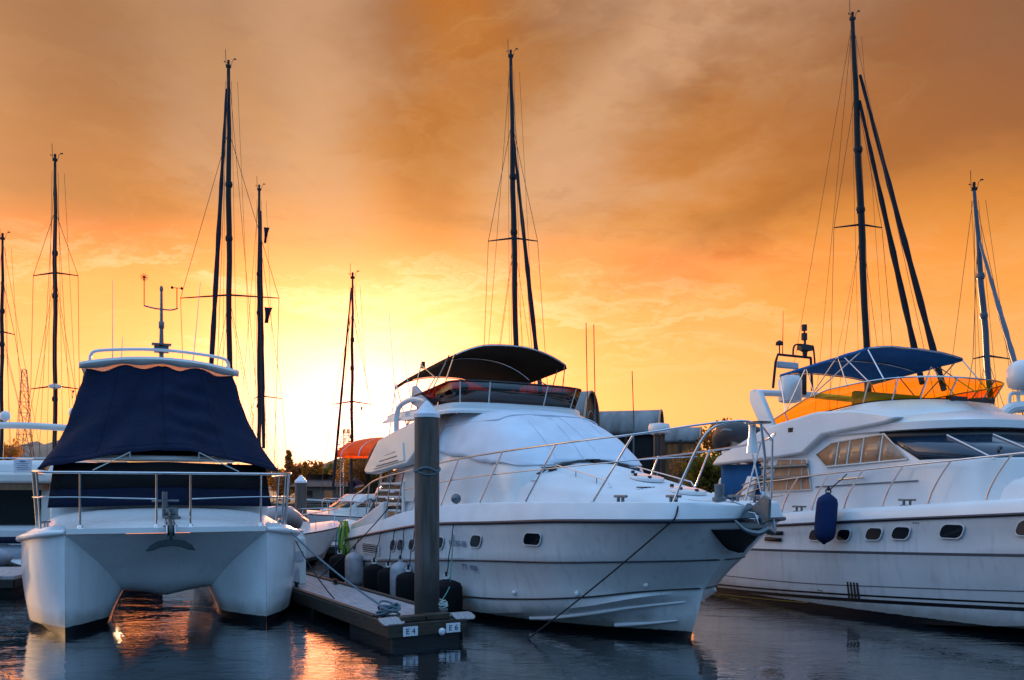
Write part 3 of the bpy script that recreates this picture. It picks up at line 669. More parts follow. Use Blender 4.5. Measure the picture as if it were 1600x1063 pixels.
# bimini
def bimini(parent,l,s0,s1,z0,z1,zcr,mt,frame,posts,name='bimini_top',n=14,m=16,dip=.05,droop=.0,side_sag=.30,rear_drop=0,edge=.10):
    rows=[]
    for i in range(n+1):
        f=i/n; s=s0+(s1-s0)*f; row=[]
        ze_=z0+(z1-z0)*f; crown=zcr*(1-.25*abs(2*f-1)**2)
        for j in range(m+1):
            u=-1+2*j/m; x=l*math.copysign(abs(u)**.95,u); zz=ze_+crown*(1-abs(u)**2.3)-dip*abs(math.sin(3*math.pi*f))*(1-u*u)*.5-rear_drop*max(0,f-.75)**2*16*.25
            zz+=.012*mnoise.noise((x*2,s*3,1))
            row.append(Vector((x,s,zz)))
        # hanging valance at both sides
        row=[row[0]+Vector((-.03,0,-edge))]+row+[row[-1]+Vector((.03,0,-edge))]
        rows.append(row)
    q=MB(); q.grid(rows); top=q.build(name,M[mt],parent,angle=60,solid=.008)
    for i in (0,n//2,n) if n else (): 
        q=MB(); q.tube([p-Vector((0,0,.022)) for p in rows[i][1:-1]],.014,6); q.build('canopy_bow',M[frame],top)
    for a,b in posts:
        q=MB(); q.tube([a,b],.013,6); q.build('frame_tube',M[frame],parent)
    return top
L=1.42
pp=[]
for sg in(-1,1):
    pp+=[((sg*1.66,9.62,3.68),(sg*L,9.72,5.02)),((sg*1.66,8.60,3.90),(sg*L,8.35,5.30)),((sg*1.66,8.60,3.90),(sg*L,9.72,5.02)),((sg*1.60,7.2,4.25),(sg*L,6.75,5.32)),((sg*1.62,7.9,4.2),(sg*L,7.0,5.33)),((sg*1.66,8.60,3.90),(sg*1.5,7.5,4.9)),((sg*1.5,7.5,4.9),(sg*L,8.4,5.3))]
bimini(Y,L,6.72,9.75,5.31,4.98,.42,'brownc','steel',pp,rear_drop=.12)
q=MB(); q.box((-1.2,8.7,5.34),(.07,.07,.16)); q.build('nav_light',M['black'],Y)
# furled aft canopy of the cockpit
q=MB(); rows=[]
for i in range(7):
    f=i/6; rows.append([Vector((x,9.75+1.0*f,3.66-.60*f**1.6+.10*(1-(x/1.8)**2))) for x in [-1.80+3.6*j/10 for j in range(11)]])
q.grid(rows); q.build('cockpit_awning',M['greyc'],Y,solid=.01)
# rails
def railpath(z): return [Vector((-(HC.pt(0,s)[0]-.26*min(1,HC.pt(0,s)[0]/.9)),s,zz)) for s,zz in z]
top=[(10.9,2.45),(10.2,2.66),(9.3,2.78),(8.3,2.86),(7,2.97),(5.7,3.06),(4.6,3.12),(3.2,3.18),(1.9,3.24),(.9,3.30)]
pt=railpath(top); nose=[Vector((-.75,.30,3.42)),Vector((-.25,.02,3.48)),Vector((.35,.06,3.48))]
q=MB(); q.tube(cat([Vector((-2.0,11.2,1.75)),Vector((-1.98,11.1,2.25))]+pt+nose,5),.017,8); rail=q.build('bow_rail',M['steel'],Y,angle=70)
st=[Vector((-x.x,x.y,x.z-.02)) for x in pt]
q=MB(); q.tube(cat([Vector((1.98,11.1,2.2))]+st[1:]+[Vector((1.02,.34,3.36)),Vector((.78,.22,3.24))],5),.019,8); q.tube([Vector((.35,.06,3.48)),Vector((.80,.20,3.24)),Vector((.82,.24,2.30))],.019,8); q.build('rail_starboard_run',M['steel'],rail,angle=70)
q=MB(); q.tube(cat([Vector((-.02+p.x,p.y,p.z-.40)) for p in pt[3:]]+[Vector((-.62,.42,2.95))],5),.010,6); q.build('mid_rail',M['steel'],rail)
def stn(s0,s1,sgn=-1,r=.017,nm='stanchion'):
    b=HC.pt(0,s0)[0]; k=min(1,b/.9); p=Vector((sgn*(b-.17*k),s0,itp(ze,s0)-.01)); b1=HC.pt(0,s1)[0]
    e=Vector((sgn*(b1-.26*min(1,b1/.9)),s1,itp([(a,c) for a,c in top[::-1]],s1)))
    q=MB(); q.tube([p,e],r,8); q.lathe([(.035,0),(.03,.025),(.018,.03)],p,10); return q.build(nm,M['steel'],rail)
for sgn in(-1,1):
    for a,b in((1.62,.98),(3.25,2.55),(4.75,4.1),(6.3,5.7),(7.7,7.3),(8.55,8.3),(9.2,9.0),(9.9,9.7),(10.5,10.4)): stn(a,b,sgn)
q=MB(); b0=HC.pt(0,.42)[0]; q.tube(cat([Vector((-1.02,.52,2.24)),Vector((-.86,.42,2.70)),Vector((-.62,.22,3.30)),Vector((-.30,.04,3.47)),Vector((.05,.0,3.49))],6),.021,8); q.build('pulpit_tube',M['steel'],rail,angle=70)
q=MB(); q.tube([(.48,.10,2.27),(.50,.08,2.9),(.38,.06,3.48)],.022,8); q.lathe([(.05,2.26),(.05,2.30),(.03,2.42)],(.48,.10,0),10); q.build('pulpit_tube',M['steel'],rail)
q=MB(); q.lathe([(.20,3.48),(.205,3.50),(.05,3.515)],(.36,.10,0),18); q.build('step_plate',M['galv'],Y)
q=MB(); q.lathe([(.085,3.02),(.08,3.10),(.05,3.38),(.055,3.46)],(.30,.16,0),14); q.tube([(.3,.16,3.0),(.45,.12,2.4)],.012,6); q.build('bow_light',M['gel'],Y)
# foredeck gear
for l,s,r in((0,2.30,.30),(0,1.28,.30)):
    z=decktop(l,s); dz=(decktop(l,s+.2)-decktop(l,s-.2))/.4
    q=MB(); q.lathe([(r,0),(r*1.02,.03),(r*.98,.055),(r*.8,.068),(.02,.074)],(l,s,z+.0),32,axis=(0,-dz*.8,1)); h=q.build('deck_hatch',M['gel'],Y,angle=50)
    q=MB()
    for k in range(3):
        a=R(-60+60*k+ (180 if s>2 else 200)); q.box((l+r*.86*math.cos(a),s+r*.86*math.sin(a),z+.085+dz*r*.86*math.sin(a)),(.05,.05,.05))
    q.build('hatch_catch',M['black'],h,bevel=.006)
for l,s in((-1.28,1.45),(1.28,1.45),(-.92,.62),(.92,.62)): cleat(Y,(l,s,itp(ze,s)-.03),(.2,1,0),1.35,'galv')
q=MB(); q.lathe([(.11,0),(.11,.05),(.075,.07),(.075,.24),(.085,.26),(.02,.27)],(-.02,.55,itp(ze,.55)+.01),18); q.build('windlass',M['galv'],Y,angle=50)
for l,s in((-.5,1.75),(.55,.95)):
    q=MB()
    for k in range(5): q.box((l-.16+.08*k,s,decktop(l,s)+.012),(.05,.04,.02))
    q.build('deck_vent',M['black'],Y)
for sgn in(-1,1):     # handrails on the trunk top
    w=[Vector((sgn*.95,s,decktop(.95,s)+.10)) for s in [2.2+.3*i for i in range(6)]]
    q=MB(); q.tube([w[0]-Vector((0,.1,.11))]+w,.012,6)
    for p in w[1::2]: q.tube([p,p-Vector((0,0,.12))],.01,5)
    q.build('grab_rail',M['steel'],Y)
# side-deck folding ladder frame lying by the trunk
q=MB(); F=[Vector((-1.50,5.05,2.30)),Vector((-1.50,3.7,2.34)),Vector((-1.38,3.7,2.62)),Vector((-1.38,5.0,2.60))]; q.tube(F,.010,6,closed=True)
for k in(.2,.42,.64,.86): q.tube([F[0].lerp(F[1],k),F[3].lerp(F[2],k)],.009,5)
q.build('side_ladder',M['steel'],Y)
# anchor on the stem head and dark stem plate
q=MB(); rows=[]
for i in range(9):
    f=i/8; z=1.84-.36*f; hw=(.52*(1-f)**.7+.06)
    row=[]
    for j in range(13):
        u=-1+2*j/12; s=.10+.40*f
        # follow the flare of the bow
        ss=max(HC.lv[1]['s0'],0)+.02
        lo,hi=0.1,1.6
        for _ in range(24):
            mid=(lo+hi)/2
            if HC.side(mid,z)<abs(u)*hw: lo=mid
            else: hi=mid
        row.append(Vector((u*hw,hi-.02,z)))
    rows.append(row)
q.grid(rows); q.build('stem_plate',M['blackcloth'],Y,angle=60,solid=.012)
q=MB(); q.box((0,.0,1.99),(.22,.50,.05)); 
for k in(-.085,.085): q.prism([(k,-.32,1.93),(k,-.24,2.10),(k,.30,2.16),(k,.30,1.96)],(.02 if k<0 else -.02,0,0))
q.lathe([(.055,-.07),(.04,0),(.055,.07)],(0,-.24,2.02),14,axis=(1,0,0)); q.build('bow_roller',M['steel'],Y,bevel=.006)
q=MB(); q.tube(cat([(0,.35,2.22),(0,.0,2.13),(0,-.26,2.03),(0,-.34,1.93)],4),.028,8)
q.prism([(-.03,.02,2.08),(-.03,-.36,2.36),(-.03,-.46,2.30),(-.03,-.44,1.98),(-.03,-.30,1.92)],(.06,0,0))
q.prism([(-.30,-.10,2.00),(.30,-.10,2.00),(.04,-.02,2.22),(-.04,-.02,2.22)],(0,-.025,.02))
for sg in(-1,1): q.tube(cat([(0,-.40,1.86),(sg*.16,-.36,1.80),(sg*.32,-.26,1.85),(sg*.42,-.16,1.99)],4),[.045]*6+[.04,.035,.03,.028,.024,.02,.012],8)
q.build('anchor',M['galv'],Y,bevel=.008)
# portholes, vents, marks
for s,z,w,h in((6.05,1.40,.30,.23),(4.66,1.50,.34,.22),(2.92,1.615,.42,.20),(8.35,1.235,.26,.25),(7.95,1.26,.26,.25),(7.35,1.30,.26,.23)):
    porthole(HC,s,z,w,h,Y,-.55); porthole(HC,s,z,w,h,Y,-.55,1)
q=MB(); po=rrect(9.66,1.09,1.06,.25,.03); pi_=rrect(9.66,1.09,.96,.20,.02); ring_mesh(q,onside(HC,po,.004),onside(HC,po,.022)); ring_mesh(q,onside(HC,po,.022),onside(HC,pi_,.022)); ring_mesh(q,onside(HC,pi_,.022),onside(HC,pi_,-.01)); v=q.build('engine_vent',M['gel'],Y)
q=MB(); fanpoly(q,onside(HC,pi_,.006)); q.build('vent_opening',M['black'],v)
q=MB()
for k in range(4): q.box((-(HC.side(9.66,1.02+.048*k)+.014),9.66,1.02+.048*k),(.02,.96,.012))
q.build('vent_slats',M['gelw'],v)
def hullmark(h,txt,s,z,size,mt,parent,sx=1):
    x0=-(h.side(s+.3,z)+.006); x1=-(h.side(s-.3,z)+.006); u=Vector((x1-x0,-.6,0)); zz=Vector((-(h.side(s,z+.05)-h.side(s,z-.05)),0,.1)); n=u.cross(zz)
    return lettering(txt,size,mt,parent,(-(h.side(s,z)+.008),s,z),u,n,'registration_mark',sx)
hullmark(HC,'R 030-88',5.33,1.42,.16,M['blueink'],Y,1.1); hullmark(HC,'TT  880',5.0,.98,.15,M['blueink'],Y,1.1)
for s,z in((2.35,.72),(1.35,.92),(3.75,.62)):
    q=MB(); q.lathe([(.045,0),(.04,.02),(.02,.035)],(-(HC.side(s,z)),s,z),12,axis=(-1,-.3,.1)); q.build('skin_fitting',M['gel'],Y)
# flag and chrome spot on the side rail
q=MB(); q.ell((-1.93,5.75,2.28),(.10,.10,.10),12,8); q.build('rope_bundle',M['galv'],Y)
fl=thing('ensign_flag','dark red ensign hanging from a staff under the brown bimini','flag',WC(-.1,8.9,4.5),TC)
q=MB(); q.tube([(0,0,0),(.0,.02,.62)],.01,6); q.build('flag_staff',M['steel'],fl)
q=MB(); q.grid([[(x*.9,.03*math.sin(6*x+z*5),.58-z-.25*x) for x in (0,.06,.12,.18,.24)] for z in (0,.12,.24,.36,.44)]); q.build('flag_cloth',M['flagr'],fl,angle=80)
# ================================================================= catamaran
TK=R(24); BK=Vector((-5.993,15.15,0))
def WK(l,s,z): return BK+Vector((l*math.cos(TK)-s*math.sin(TK),l*math.sin(TK)+s*math.cos(TK),z))
K=thing('catamaran','white power catamaran with navy canvas tent seen bow on','catamaran',BK,TK)
lo=[(0,1.642),(.12,1.84),(.4,2.08),(.9,2.31),(1.8,2.47),(4,2.53),(9.5,2.45)]
zo=[(0,1.71),(.4,1.66),(1,1.60),(2,1.53),(9.5,1.42)]
lw=[(0,1.642),(.25,1.80),(.7,2.05),(1.6,2.33),(3,2.40),(9.5,2.25)]
li=[(0,1.638),(.25,1.46),(.7,1.22),(1.2,1.02),(2,.96),(9.5,.96)]
lp=[(0,1.640),(.3,1.38),(.7,1.06),(1.2,.78),(2,.72),(9.5,.72)]
zp=[(0,1.69),(.3,1.42),(.7,1.05),(1.2,.62),(1.5,.58),(2.2,.78),(3.5,1.25),(9.5,1.55)]
zn=[(0,1.69),(.3,1.50),(.7,1.16),(1.1,.66),(1.45,.44),(1.9,.52),(3.3,1.15),(9.5,1.5)]
def ksec(s):
    o,zo_,w,i_,p,z,c=[itp(k,s) for k in(lo,zo,lw,li,lp,zp,zn)]
    k=min(1,s/.6)
    pts=[(o,zo_),(o-.02*k,zo_-.10)]
    for f in(.25,.5,.75): pts.append((o+(w-o)*f+.03*k*math.sin(math.pi*f),zo_-.1+(.20-zo_+.1)*f))
    pts+=[(w,.20),(w-.015*k,.12),(1.64+.18*k,-.15),(1.64,-.55),(1.64-.25*k,-.3),(i_,.0)]
    for f in(.33,.66): pts.append((i_+(p-i_)*f+.02*k,z*f))
    pts+=[(p,z)]
    for f in(.25,.5,.75): pts.append((p*(1-f),z+(c-z)*f**1.3))
    pts+=[(0,c)]
    return pts
rows=[]
for i in range(50):
    s=8.2*(i/49)**2.0; h=[Vector((x,s,z)) for x,z in ksec(s)]; rows.append([Vector((-p.x,p.y,p.z)) for p in h]+h[::-1][1:])
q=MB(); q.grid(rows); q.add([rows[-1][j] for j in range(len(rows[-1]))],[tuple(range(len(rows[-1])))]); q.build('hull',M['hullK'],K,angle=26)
# rub rails
for sg in(-1,1):
    w=[Vector((sg*(itp(lo,s)+.015),s-.02,itp(zo,s)+.02)) for s in [8.15*(i/40)**2 for i in range(41)]]
    q=MB(); q.tube(w,[.03+.03*min(1,i/6) for i in range(41)],8); q.build('rub_rail',M['gel'],K,angle=60)
# deck
zdk=[(0,1.79),(.06,1.80),(1,1.89),(2.3,2.04),(4,2.1),(9.5,2.0)]
rows=[]
for i in range(40):
    s=-.03+8.23*(i/39)**1.6; o=itp(lo,max(0,s)); z0=itp(zo,max(0,s)); zd=itp(zdk,max(0,s)); k=min(1,max(0,s)/.5)
    h=[(o,z0),(o-.03*k,z0+.09),(o-.10*k,z0+.14),(1.62+(o-1.62)*.35,zd-.10*k),(1.60,zd-.03*k),(1.2,zd+.02*k),(.6,zd+.05*k),(0,zd+.06*k)]
    h=[Vector((x,s,z)) for x,z in h]; rows.append([Vector((-p.x,p.y,p.z)) for p in h]+h[::-1][1:])
rows=[[Vector((p.x,p.y,1.70 if abs(p.x)<1.63 else p.z-.02)) for p in rows[0]]]+rows
q=MB(); q.grid(rows); q.build('foredeck',M['gel'],K,angle=30)
for sg in(-1,1):
    q=MB(); q.prism([(sg*1.70,.55,1.79),(sg*2.12,.95,1.755),(sg*2.22,1.9,1.76),(sg*1.9,1.9,1.86)],(0,0,.02)); q.build('deck_tread',M['foam'],K)
    cleat(K,(sg*1.98,.78,1.79),(.3,1,0),1.1)
# cabin with dark wraparound windscreen and white roof edge
q=MB(); P=[(-2.06,2.74),(-1.6,2.50),(0,2.40),(1.6,2.50),(2.06,2.74),(2.05,6.6),(-2.05,6.6)]
T=[(-1.95,2.98),(-1.5,2.86),(0,2.80),(1.5,2.86),(1.95,2.98),(1.95,6.7),(-1.95,6.7)]
q.grid([[Vector((x,y,1.85)) for x,y in P],[Vector((x,y,2.12)) for x,y in P],[Vector((x,y,3.0)) for x,y in T]],cu=True); q.add([(x,y,3.0) for x,y in T],[tuple(range(7))]); q.build('cabin',M['gel'],K,bevel=.03)
q=MB(); n=16
def wsl(u,f): 
    x=(-2.08+4.16*u)*(1-.04*f); y=2.20+.23*abs(2*u-1)**2.2+.34*f-.03; return Vector((x,y,2.11+.86*f+.05*(1-abs(2*u-1))))
q.grid([[wsl(j/n,f)+Vector((0,.02*mnoise.noise((j*.6,f*3,2)),0)) for j in range(n+1)] for f in [i/8 for i in range(9)]]); q.build('windscreen_cover',M['navyb'],K,solid=.01,angle=60)
q=MB(); q.grid([[wsl(j/n,f)+Vector((0,-.022,0)) for j in range(n+1)] for f in (.42,.7,.97)]); q.build('windscreen',M['blackcloth'],K,solid=.008)
q=MB(); rows=[]
for y,z in((2.50,3.05),(2.46,3.08),(2.50,3.13),(2.7,3.16),(6.6,3.16)): rows.append([Vector((-1.75+3.5*j/14,y+.22*abs(2*j/14-1)**2.4,z)) for j in range(15)])
q.grid(rows); q.build('roof_edge',M['gelw'],K,solid=.02)
q=MB(); q.box((0,5.3,3.8),(2.2,1.6,1.3)); q.build('upper_helm',M['dark'],K,bevel=.1)
# navy canvas tent
rows=[]
nu,nv=64,26
for i in range(nv+1):
    f=i/nv; row=[]
    for j in range(nu+1):
        u=-1.5+3.0*j/nu; a=min(1,abs(u)); b=max(0,abs(u)-1); sg=1 if u>=0 else -1
        zb=2.86+.40*(1-a**1.5)**1.1; zt=5.04+.12*(1-a**2)-.09*math.sin(math.pi*2*min(1,a))**2
        pb=Vector((u*2.27 if abs(u)<=1 else sg*(2.27+.1*b),2.33+.10*a*a+b*6.5,zb+.05*b)); ptp=Vector((u*1.50 if abs(u)<=1 else sg*(1.50+.16*b),3.98+.16*a*a+b*4.2,zt))
        p=pb.lerp(ptp,f)
        sagv=math.sin(math.pi*f); p.x*=1-.050*sagv*(a**2); p.y+=.20*sagv*(.35+.65*a) if abs(u)<=1 else .2*sagv; p.z-=.05*sagv
        # folds: a tight seam down the middle, sags to its right, tension creases toward the lower corners
        w=0
        if u>.02 and u<.9: w+=.055*math.sin(30*f+3.5*u+1.3*mnoise.noise((u*4,f*4,1)))*math.exp(-((u-.28)/.26)**2)*(.35+sagv*.65)
        w+=.08*mnoise.noise((u*2.2,f*2.5,3))+.035*mnoise.noise((u*7,f*6,9))
        w+=.05*math.sin((u*9-f*5)*1.3)*math.exp(-((f-.25)/.25)**2)*(a>.25)
        w-=.035*math.exp(-(u/.022)**2)
        p+=Vector((0,-.8,.45))*w if abs(u)<=1 else Vector((sg*.8,0,.2))*w
        row.append(p)
    rows.append(row)
q=MB(); q.grid(rows); tent=q.build('canvas_tent',M['navy'],K,angle=80,solid=.008)
q=MB(); q.tube([r[nu//2]+Vector((0,-.012,0)) for r in rows],.008,5); q.build('tent_seam',M['navyb'],tent)
for uu in(-.52,.52):
    j=int((uu+1.5)/3*nu); q=MB(); q.tube([r[j]+Vector((0,-.010,0)) for r in rows],.005,4); q.build('tent_seam',M['navyb'],tent)
q=MB(); q.tube([p+Vector((0,-.006,0)) for p in rows[0][8:-8]],.012,5); q.tube([p+Vector((0,-.008,0)) for p in rows[2][10:-10]],.004,4); q.build('tent_hem',M['navyb'],tent,angle=80)
for sg in(-1,1):
    a=rows[0][nu//2+sg*int(nu/3*.30)]; q=MB(); q.tube([a+Vector((0,-.01,0)),(sg*1.25,.85,2.80)],.010,5); q.build('tent_guy_line',M['rope_w'],K)
    q=MB(); q.tube([a,a+Vector((0,.05,-.12))],.012,5); q.build('guy_tab',M['rope_w'],K)
# hardtop
rows=[]
for i in range(17):
    f=i/16; s=3.92+3.0*f; o=[]
    for j in range(21):
        u=-1+2*j/20; ss=s+(.22*abs(u)**2.2*(1-f)); o.append(Vector((1.62*u,ss,5.16+.17*(1-abs(u)**2))))
    rows.append(o)
q=MB(); lip=[p+Vector((0,.02,-.13-.05*math.sin(math.pi*2*abs(-1+2*j/20))**2)) for j,p in enumerate(rows[0])]; low=[p+Vector((0,-.03,-.05)) for p in rows[0]]
q.grid([lip,low]+rows); q.build('hardtop',M['gelw'],K,angle=40,solid=.02)
q=MB(); q.tube(cat([(-1.42,4.35,5.20),(-1.40,4.33,5.36),(-1.25,4.28,5.45),(-.6,4.2,5.51),(0,4.18,5.53),(.6,4.2,5.51),(1.25,4.28,5.45),(1.40,4.33,5.36),(1.42,4.35,5.20)],5),.036,8); q.build('hardtop_handrail',M['gel'],K,angle=60)
mst=None
q=MB(); q.tube([(0,4.3,5.30),(0,4.3,5.70),(0,4.3,6.2),(0,4.3,6.85)],[.05,.05,.035,.028],8); q.box((0,4.3,5.56),(.30,.16,.14)); q.box((0,4.24,5.66),(.40,.24,.03)); q.lathe([(.05,6.02),(.06,6.04),(.06,6.16),(.05,6.18)],(0,4.3,0),10); q.lathe([(.035,6.85),(.04,6.90),(.03,6.95),(.01,6.97)],(0,4.3,0),10)
mst=q.build('instrument_mast',M['galv'],K)
q=MB(); q.tube(cat([(-.36,4.3,6.50),(-.15,4.3,6.46),(0,4.3,6.45),(.2,4.3,6.45),(.34,4.3,6.50)],4),.018,6); q.build('mast_crossbar',M['galv'],mst)
q=MB(); q.tube([(-.35,4.3,6.5),(-.35,4.3,7.08)],.011,6)
for k in range(10):
    a=2*math.pi*k/10; q.tube([(-.35,4.3,7.12),(-.35+.085*math.cos(a),4.3-.02,7.12+.085*math.sin(a))],.007,4)
q.build('wind_generator',M['alu'],mst)
q=MB(); q.tube([(.32,4.3,6.5),(.32,4.3,6.95)],.012,6); q.tube([(.22,4.3,6.95),(.42,4.3,6.95)],.008,5); q.ell((.22,4.3,6.95),(.03,.03,.035),8,5); q.ell((.42,4.3,6.95),(.03,.03,.035),8,5); q.build('anemometer',M['alu'],mst)
for l,s,z0,z1,dx_ in((-.98,4.4,5.3,7.02,.0),(.66,4.4,5.35,7.15,.16),(-.8,4.1,5.2,5.75,.02)):
    q=MB(); q.tube([(l,s,z0),(l+dx_*.15,s,z0+.2),(l+dx_,s,z1)],[.016,.012,.006],6); q.build('whip_antenna',M['gelw'],K)
# bow rail
zr=2.745
pl=[(-2.24,3.4),(-2.26,2.2),(-2.22,1.1),(-2.12,.50),(-1.85,.20),(-1.4,.10),(0,.06),(1.4,.10),(1.85,.20),(2.14,.50),(2.24,1.1),(2.28,2.2),(2.26,3.4)]
q=MB(); q.tube(cat([Vector((x,y,zr+.02*(abs(x)>2))) for x,y in pl],5),.022,8); kr=q.build('bow_rail',M['steel'],K,angle=60)
q=MB(); q.tube(cat([Vector((x,y,2.32)) for x,y in pl[:6]]+[Vector((-.22,.07,2.29))],4),.012,6); q.tube(cat([Vector((.36,.07,2.29))]+[Vector((x,y,2.32)) for x,y in pl[7:]],4),.012,6); q.build('mid_rail',M['steel'],kr,angle=60)
for x,y,b in((-1.42,.10,0),(-.22,.07,0),(.34,.07,0),(1.56,.13,0),(-2.10,.48,1),(-2.18,.75,1),(2.10,.44,1),(2.19,.85,1),(2.26,1.7,1),(2.27,2.6,1),(-2.25,1.8,1)):
    zb=1.80 if not b else 1.74
    xb=x if not b else x*.97
    q=MB(); q.tube([(xb,y+.03,zb),(x,y,zr)],.018,8); q.lathe([(.05,0),(.045,.02),(.022,.05)],(xb,y+.03,zb),12); q.build('stanchion',M['steel'],kr)
# windlass, chain, roller and anchor on the centreline
q=MB(); q.prism([(-.16,.95,1.87),(.16,.95,1.87),(.12,-.02,1.82),(-.12,-.02,1.82)],(0,0,.03)); q.build('anchor_plinth',M['gel'],K,bevel=.01)
q=MB(); q.lathe([(.16,0),(.16,.03),(.11,.06),(.11,.16),(.13,.19),(.03,.22)],(.06,.75,1.92),16); q.tube([(-.06,.80,1.95),(-.06,.80,2.42)],.05,10); q.tube([(-.28,.8,2.25),(.18,.8,2.25)],.02,8); q.build('windlass',M['galv'],K,angle=50)
q=MB()
for k in(-.075,.075): q.prism([(k,-.30,1.62),(k,-.34,1.70),(k,-.28,1.84),(k,.40,1.95),(k,.40,1.86),(k,-.10,1.76)],(.02 if k<0 else -.02,0,0))
q.lathe([(.085,-.06),(.06,-.02),(.06,.02),(.085,.06)],(0,-.24,1.72),16,axis=(1,0,0)); q.build('bow_roller',M['steel'],K,bevel=.006)
q=MB(); q.tube(cat([(0,.55,2.03),(0,.15,1.95),(0,-.20,1.86),(0,-.33,1.76),(0,-.31,1.55),(0,-.28,1.50)],4),.030,8)
q.prism([(-.06,.5,2.02),(.06,.5,2.02),(.10,.30,2.0),(-.10,.30,2.0)],(0,0,.03))
pl2=[(-.40,1.40),(-.34,1.50),(-.22,1.58),(-.08,1.60),(.08,1.60),(.22,1.58),(.34,1.50),(.40,1.40),(.28,1.415),(.16,1.47),(0,1.49),(-.16,1.47),(-.28,1.415)]
q.prism([(x,-.36+.25*abs(x)**1.2,z) for x,z in pl2],(0,.05,-.01)); q.build('anchor',M['ironw'],K,bevel=.008)
q=MB(); q.tube(cat([(0,.72,2.0),(0,.4,2.05),(0,.1,1.98)],3),.018,6); q.build('anchor_chain',M['galv'],K)
# marks near the starboard gunwale, mooring cleat line of sight
# ================================================================= right motor yacht
TR=R(28); BR=Vector((12.44,10.33,0))
def WR(l,s,z): return BR+Vector((l*math.cos(TR)-s*math.sin(TR),l*math.sin(TR)+s*math.cos(TR),z))
Z=thing('motor_yacht','white flybridge motor yacht with blue bimini and amber flybridge screen','motor yacht',BR,TR)
zgR=[(0,2.32),(2.5,2.22),(5,2.06),(7.5,1.90),(10.2,1.71),(13.2,1.5)]
HR=Hull([
 dict(s0=0,z=zgR,b=[(0,0),(.1,.55),(.4,1.05),(1,1.5),(2,1.86),(3.2,2.08),(5,2.2),(8,2.25),(13.2,2.12)]),
 dict(s0=.10,z=[(a,b-.10) for a,b in zgR],b=[(0,0),(.1,.45),(.4,.95),(1,1.42),(2,1.80),(3.2,2.04),(5,2.18),(8,2.24),(13.2,2.11)]),
 dict(s0=.55,z=[(0,1.62),(2.5,1.54),(5,1.42),(7.5,1.31),(10.2,1.20),(13.2,1.10)],b=[(0,0),(.4,.7),(1,1.18),(2,1.62),(3.2,1.92),(5,2.12),(8,2.2),(13.2,2.08)],sub=4,hollow=.03),
 dict(s0=.58,z=[(0,1.57),(2.5,1.49),(5,1.37),(7.5,1.26),(10.2,1.15),(13.2,1.05)],b=[(0,0),(.4,.68),(1,1.16),(2,1.6),(3.2,1.90),(5,2.10),(8,2.18),(13.2,2.06)],sub=1),
 dict(s0=1.0,z=[(0,1.12),(2.5,.98),(5,.80),(7.5,.64),(10.2,.50),(13.2,.45)],b=[(0,0),(.4,.5),(1,.95),(2,1.40),(3.2,1.72),(5,1.98),(8,2.12),(13.2,2.02)],sub=3),
 dict(s0=1.35,z=[(0,.72),(2.5,.50),(5,.24),(6.5,.06),(8,-.05),(13.2,-.12)],b=[(0,0),(.4,.38),(1,.78),(2,1.22),(3.2,1.52),(5,1.82),(8,2.02),(13.2,1.96)],sub=3),
 dict(s0=1.9,z=[(0,.1),(2,-.1),(3,-.5),(13.2,-.7)],b=[(0,0),(1,.1),(13.2,.15)],sub=3)],13.2)
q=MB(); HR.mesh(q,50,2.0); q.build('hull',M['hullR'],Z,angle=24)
loop=gun(HR,.012,0,50)[::-1]+gun(HR,.012,0,50,1)[1:]
q=MB(); q.tube(loop,.030,8); q.build('rub_rail',M['navyline'],Z,angle=60)
def hullband(h,zt,zb,mt,parent,name,s0,s1,sgn=(-1,1),n=40,off=.006):
    q=MB()
    for sg in sgn:
        rows=[]
        for k in(0,.5,1):
            rows.append([Vector((sg*(h.side(s,itp(zt,s)*(1-k)+itp(zb,s)*k)+off),s,itp(zt,s)*(1-k)+itp(zb,s)*k)) for s in [s0+(s1-s0)*i/n for i in range(n+1)]])
        q.grid(rows)
    return q.build(name,M[mt],parent,angle=60)
st0=[(1.3,.83),(3,.72),(5,.62),(7.5,.48),(9,.40),(11.4,.29),(13.2,.24)]
M['stripe']=mat('dark_stripe',(.012,.012,.016),.3,var=.15)
M['yline']=mat('gold_line',(.40,.28,.05),.4)
M['greyline']=mat('grey_line',(.16,.16,.18),.4)
hullband(HR,[(s,z) for s,z in st0],[(s,z-.035) for s,z in st0],'stripe',Z,'boot_stripe',2.2,13.19)
hullband(HR,[(s,z-.085) for s,z in st0],[(s,z-.15) for s,z in st0],'stripe',Z,'boot_stripe',2.2,13.19)
hullband(HR,[(s,z-.235) for s,z in st0],[(s,z-.25) for s,z in st0],'yline',Z,'gold_stripe',9.6,13.19,off=.010)
hullband(HR,[(s,z) for s,z in HR.lv[2]['z']],[(s,z) for s,z in HR.lv[3]['z']],'greyline',Z,'side_stripe',.9,13.19,off=.004)
hullband(HR,[(s,z+.02) for s,z in HR.lv[4]['z']],[(s,z) for s,z in HR.lv[4]['z']],'greyline',Z,'knuckle_line',1.3,13.19,off=.004)
